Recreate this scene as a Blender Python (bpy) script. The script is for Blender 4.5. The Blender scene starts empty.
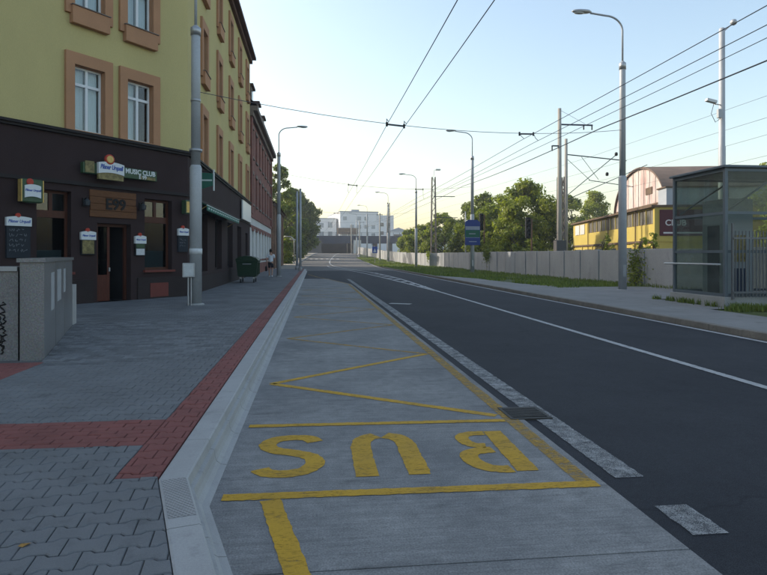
import bpy, bmesh, math, random
from mathutils import Vector, Matrix, noise
random.seed(7)
R = math.radians
PI = math.pi
S = bpy.context.scene
COL = S.collection

# ------------------------------------------------------------------ camera
cam = bpy.data.cameras.new('camera')
cam.sensor_width = 36.0
cam.lens = 36.0 * 600.0 / 767.0
cam.shift_y = -32.5 / 767.0
cam.clip_start = 0.05
cam.clip_end = 6000
camo = bpy.data.objects.new('camera', cam)
COL.objects.link(camo)
PSI = math.atan(69.5 / 600.0)
camo.location = (0, 0, 1.6)
camo.rotation_euler = (R(90), 0, -PSI)
S.camera = camo

# ------------------------------------------------------------------ sky, sun, exposure
SUN_EL = math.atan(0.50)
SUN_AZ = R(-61)          # clockwise from +Y (down the street): the sun stands to the left, ahead
w = bpy.data.worlds.new('World')
S.world = w
w.use_nodes = True
nt = w.node_tree
nt.nodes.clear()
wo = nt.nodes.new('ShaderNodeOutputWorld')
bg = nt.nodes.new('ShaderNodeBackground')
sky = nt.nodes.new('ShaderNodeTexSky')
sky.sky_type = 'NISHITA'
sky.sun_disc = False
sky.sun_elevation = SUN_EL
sky.sun_rotation = SUN_AZ
sky.altitude = 0
sky.air_density = 1.3
sky.dust_density = 2.0
sky.ozone_density = 0.2
bg.inputs['Strength'].default_value = 0.15
nt.links.new(sky.outputs[0], bg.inputs['Color'])
nt.links.new(bg.outputs[0], wo.inputs['Surface'])
sl = bpy.data.lights.new('sun', 'SUN')
sl.energy = 2.4
sl.angle = R(0.53)
sl.color = (1.0, 0.90, 0.76)
slo = bpy.data.objects.new('sun', sl)
COL.objects.link(slo)
slo.location = (-60, 30, 60)
to_sun = Vector((math.sin(SUN_AZ) * math.cos(SUN_EL), math.cos(SUN_AZ) * math.cos(SUN_EL), math.sin(SUN_EL)))
slo.rotation_euler = to_sun.to_track_quat('Z', 'Y').to_euler()
S.view_settings.view_transform = 'Standard'
S.view_settings.look = 'None'
S.view_settings.gamma = 1
S.view_settings.use_curve_mapping = False
S.view_settings.exposure = 0.87
S.render.engine = 'CYCLES'


# ------------------------------------------------------------------ materials
def new_mat(name):
    m = bpy.data.materials.new(name)
    m.use_nodes = True
    t = m.node_tree
    t.nodes.clear()
    o = t.nodes.new('ShaderNodeOutputMaterial')
    return m, t, o


def nd(t, kind, **kw):
    n = t.nodes.new(kind)
    for k, v in kw.items():
        if k in n.inputs:
            n.inputs[k].default_value = v
        else:
            setattr(n, k, v)
    return n


def ramp(t, fac, p0, p1, c0=(0, 0, 0, 1), c1=(1, 1, 1, 1)):
    r = t.nodes.new('ShaderNodeValToRGB')
    r.color_ramp.elements[0].position = p0
    r.color_ramp.elements[1].position = p1
    r.color_ramp.elements[0].color = c0
    r.color_ramp.elements[1].color = c1
    t.links.new(fac, r.inputs['Fac'])
    return r.outputs['Color']


def mixc(t, fac, a, b, mode='MIX'):
    n = t.nodes.new('ShaderNodeMix')
    n.data_type = 'RGBA'
    n.blend_type = mode
    for key, v in ((0, fac), (6, a), (7, b)):
        if hasattr(v, 'links'):
            t.links.new(v, n.inputs[key])
        else:
            n.inputs[key].default_value = v
    return n.outputs[2]


def pm(name, col, rough=0.8, var=0.18, scale=3.0, bump=0.15, bscale=70.0, metal=0.0, island=0.0,
       stretch=(1, 1, 1), spots=0.0, spot_scale=9.0, spot_col=None, spec=0.22, coat=0.0, wear=None, spot_lo=.55):
    """a painted / mineral surface: colour with large and small variation, fine relief, stains"""
    m, t, o = new_mat(name)
    b = nd(t, 'ShaderNodeBsdfPrincipled', Roughness=rough, Metallic=metal)
    b.inputs['Specular IOR Level'].default_value = spec
    b.inputs['Coat Weight'].default_value = coat
    g = nd(t, 'ShaderNodeNewGeometry')
    mp = nd(t, 'ShaderNodeMapping')
    mp.inputs['Scale'].default_value = stretch
    t.links.new(g.outputs['Position'], mp.inputs['Vector'])
    n1 = nd(t, 'ShaderNodeTexNoise', Scale=scale, Detail=6.0, Roughness=0.6)
    n2 = nd(t, 'ShaderNodeTexNoise', Scale=bscale, Detail=4.0, Roughness=0.7)
    t.links.new(mp.outputs[0], n1.inputs['Vector'])
    t.links.new(mp.outputs[0], n2.inputs['Vector'])
    c = tuple(col) + (1,)
    lo = tuple(x * (1 - var) for x in col) + (1,)
    hi = tuple(min(1, x * (1 + var)) for x in col) + (1,)
    cc = ramp(t, n1.outputs['Fac'], 0.3, 0.7, lo, hi)
    f2 = ramp(t, n2.outputs['Fac'], 0.25, 0.75, (1 - var, 1 - var, 1 - var, 1), (1 + var, 1 + var, 1 + var, 1))
    cc = mixc(t, 1.0, cc, f2, 'MULTIPLY')
    if island:
        f3 = ramp(t, g.outputs['Random Per Island'], 0.0, 1.0, (1 - island,) * 3 + (1,), (1 + island,) * 3 + (1,))
        cc = mixc(t, 1.0, cc, f3, 'MULTIPLY')
    if spots:
        n3 = nd(t, 'ShaderNodeTexNoise', Scale=spot_scale, Detail=8.0, Roughness=0.7)
        t.links.new(mp.outputs[0], n3.inputs['Vector'])
        fac = ramp(t, n3.outputs['Fac'], spot_lo, spot_lo + .17, (0, 0, 0, 1), (spots, spots, spots, 1))
        sc = spot_col if spot_col else tuple(x * 0.35 for x in col)
        cc = mixc(t, fac, cc, tuple(sc) + (1,))
    t.links.new(cc, b.inputs['Base Color'])
    rr = ramp(t, n1.outputs['Fac'], 0.3, 0.7, (max(0, rough - .08),) * 3 + (1,), (min(1, rough + .08),) * 3 + (1,))
    t.links.new(rr, b.inputs['Roughness'])
    if bump:
        bp = nd(t, 'ShaderNodeBump', Strength=bump, Distance=0.02)
        t.links.new(n2.outputs['Fac'], bp.inputs['Height'])
        t.links.new(bp.outputs[0], b.inputs['Normal'])
    if wear is not None:         # worn paint: gone where the noise says so
        n4 = nd(t, 'ShaderNodeTexNoise', Scale=wear[0], Detail=8.0, Roughness=0.75)
        mp2 = nd(t, 'ShaderNodeMapping')
        mp2.inputs['Scale'].default_value = wear[2] if len(wear) > 2 else (1, 1, 1)
        t.links.new(g.outputs['Position'], mp2.inputs['Vector'])
        t.links.new(mp2.outputs[0], n4.inputs['Vector'])
        n5 = nd(t, 'ShaderNodeTexNoise', Scale=70.0, Detail=5.0, Roughness=0.7)
        mp3 = nd(t, 'ShaderNodeMapping')
        mp3.inputs['Scale'].default_value = wear[3] if len(wear) > 3 else (.35, 1.0, 1)
        t.links.new(g.outputs['Position'], mp3.inputs['Vector'])
        t.links.new(mp3.outputs[0], n5.inputs['Vector'])
        av = nd(t, 'ShaderNodeMath', operation='MULTIPLY_ADD')
        av.inputs[1].default_value = 0.75
        t.links.new(n5.outputs['Fac'], av.inputs[0])
        hf = nd(t, 'ShaderNodeMath', operation='MULTIPLY')
        hf.inputs[1].default_value = 0.5
        t.links.new(n4.outputs['Fac'], hf.inputs[0])
        t.links.new(hf.outputs[0], av.inputs[2])
        fac = ramp(t, av.outputs[0], wear[1] + .02, wear[1] + .26)
        tr = nd(t, 'ShaderNodeBsdfTransparent')
        mx = nd(t, 'ShaderNodeMixShader')
        t.links.new(fac, mx.inputs[0])
        t.links.new(tr.outputs[0], mx.inputs[1])
        t.links.new(b.outputs[0], mx.inputs[2])
        t.links.new(mx.outputs[0], o.inputs['Surface'])
    else:
        t.links.new(b.outputs[0], o.inputs['Surface'])
    return m


def brick_mat(name, c1, c2, mortar, sx=0.25, sz=0.075, axis='YZ', bump=0.3, msize=0.02):
    m, t, o = new_mat(name)
    b = nd(t, 'ShaderNodeBsdfPrincipled', Roughness=0.85)
    b.inputs['Specular IOR Level'].default_value = 0.2
    g = nd(t, 'ShaderNodeNewGeometry')
    sp = nd(t, 'ShaderNodeSeparateXYZ')
    cb = nd(t, 'ShaderNodeCombineXYZ')
    t.links.new(g.outputs['Position'], sp.inputs[0])
    a, bb = axis
    if a == 'H':
        ad = nd(t, 'ShaderNodeMath', operation='ADD')
        t.links.new(sp.outputs['X'], ad.inputs[0])
        t.links.new(sp.outputs['Y'], ad.inputs[1])
        t.links.new(ad.outputs[0], cb.inputs['X'])
    else:
        t.links.new(sp.outputs[a], cb.inputs['X'])
    t.links.new(sp.outputs[bb], cb.inputs['Y'])
    br = nd(t, 'ShaderNodeTexBrick')
    br.inputs['Color1'].default_value = tuple(c1) + (1,)
    br.inputs['Color2'].default_value = tuple(c2) + (1,)
    br.inputs['Mortar'].default_value = tuple(mortar) + (1,)
    br.inputs['Scale'].default_value = 1.0
    br.inputs['Brick Width'].default_value = sx
    br.inputs['Row Height'].default_value = sz
    br.inputs['Mortar Size'].default_value = msize * sz * 4
    t.links.new(cb.outputs[0], br.inputs['Vector'])
    n = nd(t, 'ShaderNodeTexNoise', Scale=1.3, Detail=7.0)
    t.links.new(g.outputs['Position'], n.inputs['Vector'])
    f = ramp(t, n.outputs['Fac'], .3, .7, (.75, .75, .75, 1), (1.2, 1.2, 1.2, 1))
    t.links.new(mixc(t, 1.0, br.outputs['Color'], f, 'MULTIPLY'), b.inputs['Base Color'])
    bp = nd(t, 'ShaderNodeBump', Strength=bump, Distance=0.01)
    bp.invert = True
    t.links.new(br.outputs['Fac'], bp.inputs['Height'])
    t.links.new(bp.outputs[0], b.inputs['Normal'])
    t.links.new(b.outputs[0], o.inputs['Surface'])
    return m


def glass_mat(name, tint=(0.9, 0.95, 0.95), ior=1.45, rough=0.0, boost=0.0, dirt=0.0):
    m, t, o = new_mat(name)
    fr = nd(t, 'ShaderNodeFresnel', IOR=ior)
    tr = nd(t, 'ShaderNodeBsdfTransparent')
    tr.inputs[0].default_value = tuple(tint) + (1,)
    gl = nd(t, 'ShaderNodeBsdfGlossy', Roughness=rough)
    ad = nd(t, 'ShaderNodeMath', operation='ADD')
    ad.inputs[1].default_value = boost
    t.links.new(fr.outputs[0], ad.inputs[0])
    gb = nd(t, 'ShaderNodeNewGeometry')
    inv = nd(t, 'ShaderNodeMath', operation='SUBTRACT')
    inv.inputs[0].default_value = 1.0
    t.links.new(gb.outputs['Backfacing'], inv.inputs[1])
    ml = nd(t, 'ShaderNodeMath', operation='MULTIPLY', use_clamp=True)
    t.links.new(ad.outputs[0], ml.inputs[0])
    t.links.new(inv.outputs[0], ml.inputs[1])
    mx = nd(t, 'ShaderNodeMixShader')
    t.links.new(ml.outputs[0], mx.inputs[0])
    t.links.new(tr.outputs[0], mx.inputs[1])
    t.links.new(gl.outputs[0], mx.inputs[2])
    out = mx.outputs[0]
    if dirt:
        g = nd(t, 'ShaderNodeNewGeometry')
        n = nd(t, 'ShaderNodeTexNoise', Scale=2.5, Detail=8.0, Roughness=0.7)
        t.links.new(g.outputs['Position'], n.inputs['Vector'])
        df = nd(t, 'ShaderNodeBsdfDiffuse')
        df.inputs[0].default_value = (.26, .28, .27, 1)
        m2 = nd(t, 'ShaderNodeMixShader')
        t.links.new(ramp(t, n.outputs['Fac'], .3, .8, (0, 0, 0, 1), (dirt, dirt, dirt, 1)), m2.inputs[0])
        t.links.new(out, m2.inputs[1])
        t.links.new(df.outputs[0], m2.inputs[2])
        out = m2.outputs[0]
    t.links.new(out, o.inputs['Surface'])
    return m


def leaf_mat(name, c0, c1, trans=0.48):
    m, t, o = new_mat(name)
    g = nd(t, 'ShaderNodeNewGeometry')
    n = nd(t, 'ShaderNodeTexNoise', Scale=0.45, Detail=2.0)
    t.links.new(g.outputs['Position'], n.inputs['Vector'])
    ad = nd(t, 'ShaderNodeMath', operation='MULTIPLY_ADD')
    ad.inputs[1].default_value = 0.55
    t.links.new(g.outputs['Random Per Island'], ad.inputs[0])
    sb = nd(t, 'ShaderNodeMath', operation='MULTIPLY_ADD')
    sb.inputs[1].default_value = 1.1
    sb.inputs[2].default_value = -0.32
    t.links.new(n.outputs['Fac'], sb.inputs[0])
    t.links.new(sb.outputs[0], ad.inputs[2])
    cc = ramp(t, ad.outputs[0], 0.1, 0.9, tuple(c0) + (1,), tuple(c1) + (1,))
    d = nd(t, 'ShaderNodeBsdfPrincipled', Roughness=0.55)
    d.inputs['Specular IOR Level'].default_value = 0.3
    tl = nd(t, 'ShaderNodeBsdfTranslucent')
    t.links.new(cc, d.inputs['Base Color'])
    t.links.new(mixc(t, 1.0, cc, (1.2, 1.3, 0.6, 1), 'MULTIPLY'), tl.inputs[0])
    mx = nd(t, 'ShaderNodeMixShader')
    mx.inputs[0].default_value = trans
    t.links.new(d.outputs[0], mx.inputs[1])
    t.links.new(tl.outputs[0], mx.inputs[2])
    t.links.new(mx.outputs[0], o.inputs['Surface'])
    return m


def asphalt_mat():
    m, t, o = new_mat('asphalt')
    b = nd(t, 'ShaderNodeBsdfPrincipled')
    g = nd(t, 'ShaderNodeNewGeometry')
    mp = nd(t, 'ShaderNodeMapping')
    mp.inputs['Scale'].default_value = (1, 0.09, 1)
    t.links.new(g.outputs['Position'], mp.inputs[0])
    n1 = nd(t, 'ShaderNodeTexNoise', Scale=0.9, Detail=5.0)
    t.links.new(mp.outputs[0], n1.inputs['Vector'])
    n2 = nd(t, 'ShaderNodeTexNoise', Scale=160.0, Detail=3.0)
    t.links.new(g.outputs['Position'], n2.inputs['Vector'])
    v = nd(t, 'ShaderNodeTexVoronoi', Scale=120.0)
    t.links.new(g.outputs['Position'], v.inputs['Vector'])
    n3 = nd(t, 'ShaderNodeTexNoise', Scale=0.5, Detail=9.0, Roughness=.65)
    t.links.new(g.outputs['Position'], n3.inputs['Vector'])
    c = ramp(t, n1.outputs['Fac'], .3, .7, (.027, .029, .034, 1), (.041, .043, .048, 1))
    c = mixc(t, 1.0, c, ramp(t, n3.outputs['Fac'], .3, .75, (.82, .82, .83, 1), (1.22, 1.2, 1.17, 1)), 'MULTIPLY')
    c = mixc(t, 1.0, c, ramp(t, n2.outputs['Fac'], .3, .7, (.45, .45, .45, 1), (1.7, 1.7, 1.7, 1)), 'MULTIPLY')
    n5 = nd(t, 'ShaderNodeTexNoise', Scale=38.0, Detail=5.0, Roughness=.75)
    t.links.new(g.outputs['Position'], n5.inputs['Vector'])
    c = mixc(t, 1.0, c, ramp(t, n5.outputs['Fac'], .3, .7, (.82, .82, .82, 1), (1.2, 1.2, 1.2, 1)), 'MULTIPLY')
    n6 = nd(t, 'ShaderNodeTexNoise', Scale=3.5, Detail=7.0, Roughness=.7)
    t.links.new(g.outputs['Position'], n6.inputs['Vector'])
    c = mixc(t, 1.0, c, ramp(t, n6.outputs['Fac'], .3, .7, (.92, .92, .92, 1), (1.09, 1.09, 1.09, 1)), 'MULTIPLY')
    # straight cracks sealed with bitumen
    v2 = nd(t, 'ShaderNodeTexVoronoi', Scale=0.16, feature='DISTANCE_TO_EDGE')
    wv = nd(t, 'ShaderNodeVectorMath', operation='ADD')
    nw = nd(t, 'ShaderNodeTexNoise', Scale=1.5, Detail=4.0)
    t.links.new(g.outputs['Position'], nw.inputs['Vector'])
    t.links.new(g.outputs['Position'], wv.inputs[0])
    t.links.new(nw.outputs['Color'], wv.inputs[1])
    t.links.new(wv.outputs[0], v2.inputs['Vector'])
    ck = ramp(t, v2.outputs['Distance'], 0.0, 0.004, (.72, .72, .72, 1), (1, 1, 1, 1))
    c = mixc(t, 1.0, c, ck, 'MULTIPLY')
    t.links.new(c, b.inputs['Base Color'])
    t.links.new(ramp(t, n1.outputs['Fac'], .3, .7, (.78, .78, .78, 1), (.95, .95, .95, 1)), b.inputs['Roughness'])
    b.inputs['Specular IOR Level'].default_value = 0.16
    bp = nd(t, 'ShaderNodeBump', Strength=0.35, Distance=0.008)
    t.links.new(v.outputs['Distance'], bp.inputs['Height'])
    t.links.new(bp.outputs[0], b.inputs['Normal'])
    t.links.new(b.outputs[0], o.inputs['Surface'])
    return m


def concrete_bay_mat():
    m, t, o = new_mat('brushed_concrete')
    b = nd(t, 'ShaderNodeBsdfPrincipled', Roughness=0.85)
    b.inputs['Specular IOR Level'].default_value = 0.18
    g = nd(t, 'ShaderNodeNewGeometry')
    mp = nd(t, 'ShaderNodeMapping')
    mp.inputs['Scale'].default_value = (0.8, 26, 1)     # broom strokes across the bay
    t.links.new(g.outputs['Position'], mp.inputs[0])
    n1 = nd(t, 'ShaderNodeTexNoise', Scale=1.3, Detail=6.0, Roughness=.7)
    t.links.new(mp.outputs[0], n1.inputs['Vector'])
    n2 = nd(t, 'ShaderNodeTexNoise', Scale=0.8, Detail=8.0, Roughness=.65)
    t.links.new(g.outputs['Position'], n2.inputs['Vector'])
    n3 = nd(t, 'ShaderNodeTexNoise', Scale=90.0, Detail=3.0)
    t.links.new(g.outputs['Position'], n3.inputs['Vector'])
    n4 = nd(t, 'ShaderNodeTexNoise', Scale=3.2, Detail=9.0, Roughness=.75)
    mp4 = nd(t, 'ShaderNodeMapping')
    mp4.inputs['Scale'].default_value = (.45, 1.6, 1)
    t.links.new(g.outputs['Position'], mp4.inputs[0])
    t.links.new(mp4.outputs[0], n4.inputs['Vector'])
    c = ramp(t, n2.outputs['Fac'], .3, .72, (.160, .160, .160, 1), (.285, .280, .268, 1))
    c = mixc(t, 1.0, c, ramp(t, n1.outputs['Fac'], .3, .7, (.82, .82, .83, 1), (1.15, 1.15, 1.15, 1)), 'MULTIPLY')
    c = mixc(t, 1.0, c, ramp(t, n3.outputs['Fac'], .3, .7, (.72, .72, .72, 1), (1.26, 1.26, 1.26, 1)), 'MULTIPLY')
    n7 = nd(t, 'ShaderNodeTexNoise', Scale=7.0, Detail=8.0, Roughness=.75)
    t.links.new(g.outputs['Position'], n7.inputs['Vector'])
    c = mixc(t, 1.0, c, ramp(t, n7.outputs['Fac'], .3, .7, (.80, .80, .80, 1), (1.2, 1.2, 1.19, 1)), 'MULTIPLY')
    c = mixc(t, ramp(t, n4.outputs['Fac'], .56, .74, (0, 0, 0, 1), (.8, .8, .8, 1)), c, (.065, .065, .065, 1))
    t.links.new(c, b.inputs['Base Color'])
    bp = nd(t, 'ShaderNodeBump', Strength=0.5, Distance=0.004)
    t.links.new(n1.outputs['Fac'], bp.inputs['Height'])
    t.links.new(bp.outputs[0], b.inputs['Normal'])
    t.links.new(b.outputs[0], o.inputs['Surface'])
    return m


def granite_mat():
    m, t, o = new_mat('granite')
    b = nd(t, 'ShaderNodeBsdfPrincipled', Roughness=0.28)
    g = nd(t, 'ShaderNodeNewGeometry')
    v = nd(t, 'ShaderNodeTexVoronoi', Scale=90.0)
    n = nd(t, 'ShaderNodeTexNoise', Scale=45.0, Detail=5.0, Roughness=.8)
    n2 = nd(t, 'ShaderNodeTexNoise', Scale=1.1, Detail=6.0)
    for x in (v, n, n2):
        t.links.new(g.outputs['Position'], x.inputs['Vector'])
    c = ramp(t, n.outputs['Fac'], .32, .66, (.12, .12, .125, 1), (.27, .268, .265, 1))
    c = mixc(t, .15, c, v.outputs['Color'], 'SOFT_LIGHT')
    c = mixc(t, 1.0, c, ramp(t, n2.outputs['Fac'], .3, .7, (.8, .8, .8, 1), (1.1, 1.1, 1.1, 1)), 'MULTIPLY')
    t.links.new(c, b.inputs['Base Color'])
    t.links.new(b.outputs[0], o.inputs['Surface'])
    return m


def tactile_mat():
    """pale concrete with a fine diamond relief"""
    m, t, o = new_mat('kerb_concrete_relief')
    b = nd(t, 'ShaderNodeBsdfPrincipled', Roughness=0.75)
    g = nd(t, 'ShaderNodeNewGeometry')
    w1 = nd(t, 'ShaderNodeTexWave', Scale=14.0, Distortion=0.0)
    w2 = nd(t, 'ShaderNodeTexWave', Scale=14.0, Distortion=0.0)
    for ww, a in ((w1, 48), (w2, -48)):
        mp = nd(t, 'ShaderNodeMapping')
        mp.inputs['Rotation'].default_value = (0, 0, R(a))
        t.links.new(g.outputs['Position'], mp.inputs[0])
        t.links.new(mp.outputs[0], ww.inputs['Vector'])
    mn = nd(t, 'ShaderNodeMath', operation='MAXIMUM')
    t.links.new(w1.outputs['Fac'], mn.inputs[0])
    t.links.new(w2.outputs['Fac'], mn.inputs[1])
    n = nd(t, 'ShaderNodeTexNoise', Scale=3.0, Detail=8.0)
    t.links.new(g.outputs['Position'], n.inputs['Vector'])
    c = ramp(t, n.outputs['Fac'], .3, .7, (.28, .275, .265, 1), (.37, .365, .355, 1))
    c = mixc(t, 1.0, c, ramp(t, mn.outputs[0], .55, .95, (.62, .62, .62, 1), (1.1, 1.1, 1.1, 1)), 'MULTIPLY')
    t.links.new(c, b.inputs['Base Color'])
    bp = nd(t, 'ShaderNodeBump', Strength=0.9, Distance=0.006)
    t.links.new(mn.outputs[0], bp.inputs['Height'])
    t.links.new(bp.outputs[0], b.inputs['Normal'])
    t.links.new(b.outputs[0], o.inputs['Surface'])
    return m


def stripe_mat(name, c1, c2, axis='Y', period=0.3):
    m, t, o = new_mat(name)
    b = nd(t, 'ShaderNodeBsdfPrincipled', Roughness=0.9)
    g = nd(t, 'ShaderNodeNewGeometry')
    sp = nd(t, 'ShaderNodeSeparateXYZ')
    t.links.new(g.outputs['Position'], sp.inputs[0])
    md = nd(t, 'ShaderNodeMath', operation='PINGPONG')
    md.inputs[1].default_value = period
    t.links.new(sp.outputs[axis], md.inputs[0])
    gt = nd(t, 'ShaderNodeMath', operation='GREATER_THAN')
    gt.inputs[1].default_value = period * .5
    t.links.new(md.outputs[0], gt.inputs[0])
    t.links.new(mixc(t, gt.outputs[0], tuple(c1) + (1,), tuple(c2) + (1,)), b.inputs['Base Color'])
    t.links.new(b.outputs[0], o.inputs['Surface'])
    return m


M = {}
M['asphalt'] = asphalt_mat()
M['old_asphalt'] = pm('worn_pale_asphalt', (.125, .120, .112), .9, .16, .25, .3, 60, stretch=(1, .12, 1), spots=.4, spot_scale=.8)
M['bay'] = concrete_bay_mat()
M['granite'] = granite_mat()
M['relief'] = tactile_mat()
M['paver'] = pm('grey_paver', (.158, .161, .164), .8, .14, 2.2, .35, 140, island=.22, spots=.5, spot_scale=5)
M['paver_far'] = brick_mat('grey_paving', (.138, .141, .144), (.172, .176, .18), (.085, .085, .085), .2, .15, 'XY', .4, .012)
M['red_paver'] = pm('red_paver', (.215, .080, .070), .8, .16, 2.2, .35, 140, island=.18, spots=.5, spot_scale=5)
M['red_far'] = brick_mat('red_paving', (.195, .072, .062), (.235, .090, .078), (.07, .04, .04), .2, .15, 'XY', .4, .012)
M['bedding'] = pm('joint_sand', (.14, .135, .13), .95, .2, 5)
M['kerb'] = pm('kerb_concrete', (.35, .345, .335), .75, .1, 2.0, .2, 90, island=.06, spots=.35, spot_scale=6)
M['kerb_old'] = pm('old_kerb_stone', (.20, .18, .155), .9, .2, 2.0, .4, 60, island=.12, spots=.5)
M['right_pave'] = pm('worn_paving', (.22, .215, .205), .9, .16, .8, .3, 60, spots=.5, spot_scale=2)
M['soil'] = pm('soil', (.115, .095, .065), .95, .3, .6, .5, 12)
M['verge'] = pm('verge_turf', (.075, .095, .03), .95, .35, 1.4, .6, 25)
M['paleground'] = pm('pale_gravel', (.30, .27, .22), .95, .2, .7, .4, 20)
M['yellow_paint'] = pm('yellow_road_paint', (.50, .29, .028), .7, .14, 2, .3, 120, wear=(4.5, .36, (.6, 1.8, 1)))
M['yellow_worn'] = pm('worn_yellow_road_paint', (.44, .26, .04), .7, .15, 2, .3, 120, wear=(5.0, .47, (.6, 1.8, 1)))
M['white_paint'] = pm('white_road_paint', (.42, .42, .41), .75, .12, 2, .4, 150, wear=(6, .49, (1, 1, 1), (2.2, 2.2, 1)))
M['white_thin'] = pm('white_centre_paint', (.43, .43, .42), .7, .08, 2, .3, 120, wear=(5, .36, (1, 1, 1), (2.2, 2.2, 1)))
M['concrete'] = pm('grey_concrete', (.32, .32, .31), .88, .14, 1.2, .3, 35, island=.07, spots=.3, spot_scale=1.5)
M['fence_concrete'] = pm('fence_concrete', (.31, .32, .33), .9, .12, .9, .35, 30, island=.10, stretch=(1, 1, .5), spots=.35, spot_scale=1.6)
M['yellow_wall'] = pm('yellow_render', (.49, .415, .19), .92, .07, .5, .35, 45, stretch=(1, 1, .5))
M['orange_trim'] = pm('orange_brown_trim', (.42, .225, .125), .88, .09, 1.0, .2, 60)
M['dark_wall'] = pm('dark_brown_render', (.043, .029, .029), .85, .12, .8, .25, 50, spec=.08)
M['dark_trim'] = pm('dark_trim', (.025, .021, .021), .7, .1, .8, .1, 50)
M['roof_tile'] = brick_mat('roof_tiles', (.16, .06, .04), (.21, .08, .05), (.05, .03, .02), .3, .3, 'HZ', .5)
M['roof_dark'] = pm('dark_eaves', (.11, .055, .038), .8, .2, 2, .2, 30)
M['white_frame'] = pm('white_window_frame', (.72, .74, .76), .45, .04, 2, .05, 60)
M['brown_frame'] = pm('brown_window_frame', (.075, .025, .014), .45, .15, 4, .1, 60, stretch=(3, 3, .6))
M['glass'] = glass_mat('window_glass', boost=.05)
M['shop_glass'] = glass_mat('shop_glass', (.40, .45, .46), boost=-.015)
M['shelter_glass'] = glass_mat('shelter_glass', (.78, .83, .80), ior=1.35, boost=.0, dirt=.22)
M['curtain'] = pm('white_curtain', (.62, .64, .66), .95, .06, 3, .3, 18, stretch=(8, 8, .3))
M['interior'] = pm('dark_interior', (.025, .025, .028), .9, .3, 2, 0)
M['plinth'] = pm('plinth_dark', (.04, .031, .03), .85, .14, 1, .3, 40, spec=.1)
M['plinth_red'] = pm('plinth_red_tile', (.16, .045, .035), .7, .12, 3, .2, 40)
M['wood'] = pm('dark_wood', (.13, .055, .022), .6, .35, 6, .3, 40, stretch=(1, 1, 9))
M['door_wood'] = pm('door_wood', (.09, .025, .014), .5, .3, 6, .2, 40, stretch=(6, 6, .5))
M['black'] = pm('black_metal', (.015, .015, .016), .5, .1, 4, .05)
M['lettering_dark'] = pm('black_lettering', (.012, .011, .011), .6, .05, 4, 0)
M['sign_green'] = pm('sign_green', (.045, .085, .045), .35, .25, 7, 0)
M['sign_white'] = pm('sign_white', (.62, .65, .66), .35, .03, 4, 0)
M['sign_blue'] = pm('sign_blue', (.02, .07, .34), .35, .08, 4, 0)
M['sign_red'] = pm('sign_red', (.42, .05, .03), .4, .1, 4, 0)
M['sign_gold'] = pm('sign_gold', (.52, .36, .12), .35, .2, 9, 0, metal=.25)
M['sign_tan'] = pm('sign_tan', (.20, .165, .07), .4, .5, 9, 0)
M['chalk'] = pm('chalk_white', (.26, .28, .30), .9, .1, 9, 0)
M['chalkboard'] = pm('chalkboard', (.022, .027, .035), .7, .1, 4, .05)
M['steel_pole'] = pm('painted_pole', (.40, .42, .44), .5, .12, 1.5, .1, 40, metal=.15, spots=.3, spot_scale=3, spot_col=(.2, .19, .17))
M['galv'] = pm('galvanised_steel', (.42, .43, .44), .4, .12, 5, .05, 50, metal=.6)
M['lamp_glass'] = pm('lamp_diffuser', (.55, .56, .55), .25, .04, 4, 0)
M['mast_concrete'] = pm('mast_concrete', (.36, .34, .30), .9, .1, 1, .2, 30)
M['rust'] = pm('rusty_steel', (.16, .095, .06), .85, .3, 3, .2, 30)
M['mast_steel'] = pm('weathered_mast_steel', (.17, .15, .135), .8, .2, 3, .1, 30)
M['wire'] = pm('wire', (.10, .103, .11), .5, .05, 3, 0)
M['shelter_steel'] = pm('shelter_steel', (.12, .145, .165), .45, .1, 3, .05, 50, metal=.2)
M['fence_steel'] = pm('bar_steel', (.16, .165, .17), .5, .1, 3, .05, 50, metal=.3)
M['lift_panel'] = pm('lift_panel', (.24, .27, .28), .5, .06, 1.5, .05, 40)
M['awning'] = stripe_mat('awning_stripes', (.025, .12, .085), (.035, .16, .11), 'Y', .36)
M['awning_white'] = pm('awning_trim', (.5, .58, .56), .9, .05)
M['bin_green'] = pm('bin_green', (.010, .034, .016), .5, .15, 4, .08, 60)
M['rubber'] = pm('rubber', (.02, .02, .02), .8, .1)
M['brick_red'] = brick_mat('red_brick', (.19, .070, .054), (.24, .092, .07), (.18, .13, .115), .26, .08, 'HZ')
M['brick_brown'] = brick_mat('brown_brick', (.20, .115, .075), (.27, .16, .105), (.22, .17, .13), .26, .08, 'HZ')
M['plaster_white'] = pm('pale_plaster', (.55, .55, .53), .9, .08, 1, .2, 30)
M['cornice'] = pm('stone_cornice', (.19, .155, .135), .9, .12, 1, .3, 30)
M['dark_glass'] = pm('dark_pane', (.045, .055, .065), .12, .2, 1.2, 0, spec=.7)
M['blue_glass'] = pm('blue_pane', (.26, .31, .36), .12, .2, 1.2, 0, spec=.7)
M['hall_yellow'] = pm('hall_yellow', (.50, .39, .10), .85, .08, .6, .15, 30, stretch=(1, 1, .4), spots=.25, spot_scale=1.2, spot_col=(.4, .28, .1))
M['hall_brown'] = pm('hall_brown_boards', (.13, .09, .06), .85, .25, 2, .3, 20)
M['hall_pane'] = pm('dusty_pane', (.16, .15, .13), .35, .35, 1.5, .05, 20)
M['gable'] = pm('faded_pink_gable', (.56, .50, .47), .9, .14, .8, .2, 30, spots=.65, spot_scale=.9, spot_col=(.30, .11, .09), stretch=(1.6, 1.6, .35), spot_lo=.47)
M['barrel'] = pm('barrel_roof_felt', (.17, .125, .10), .9, .22, .5, .3, 20, stretch=(1, 1, 2))
M['maroon'] = pm('maroon_board', (.085, .022, .03), .6, .12, 2, 0)
M['sign_dim'] = pm('sign_letter_white', (.60, .60, .60), .5, .05)
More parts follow.
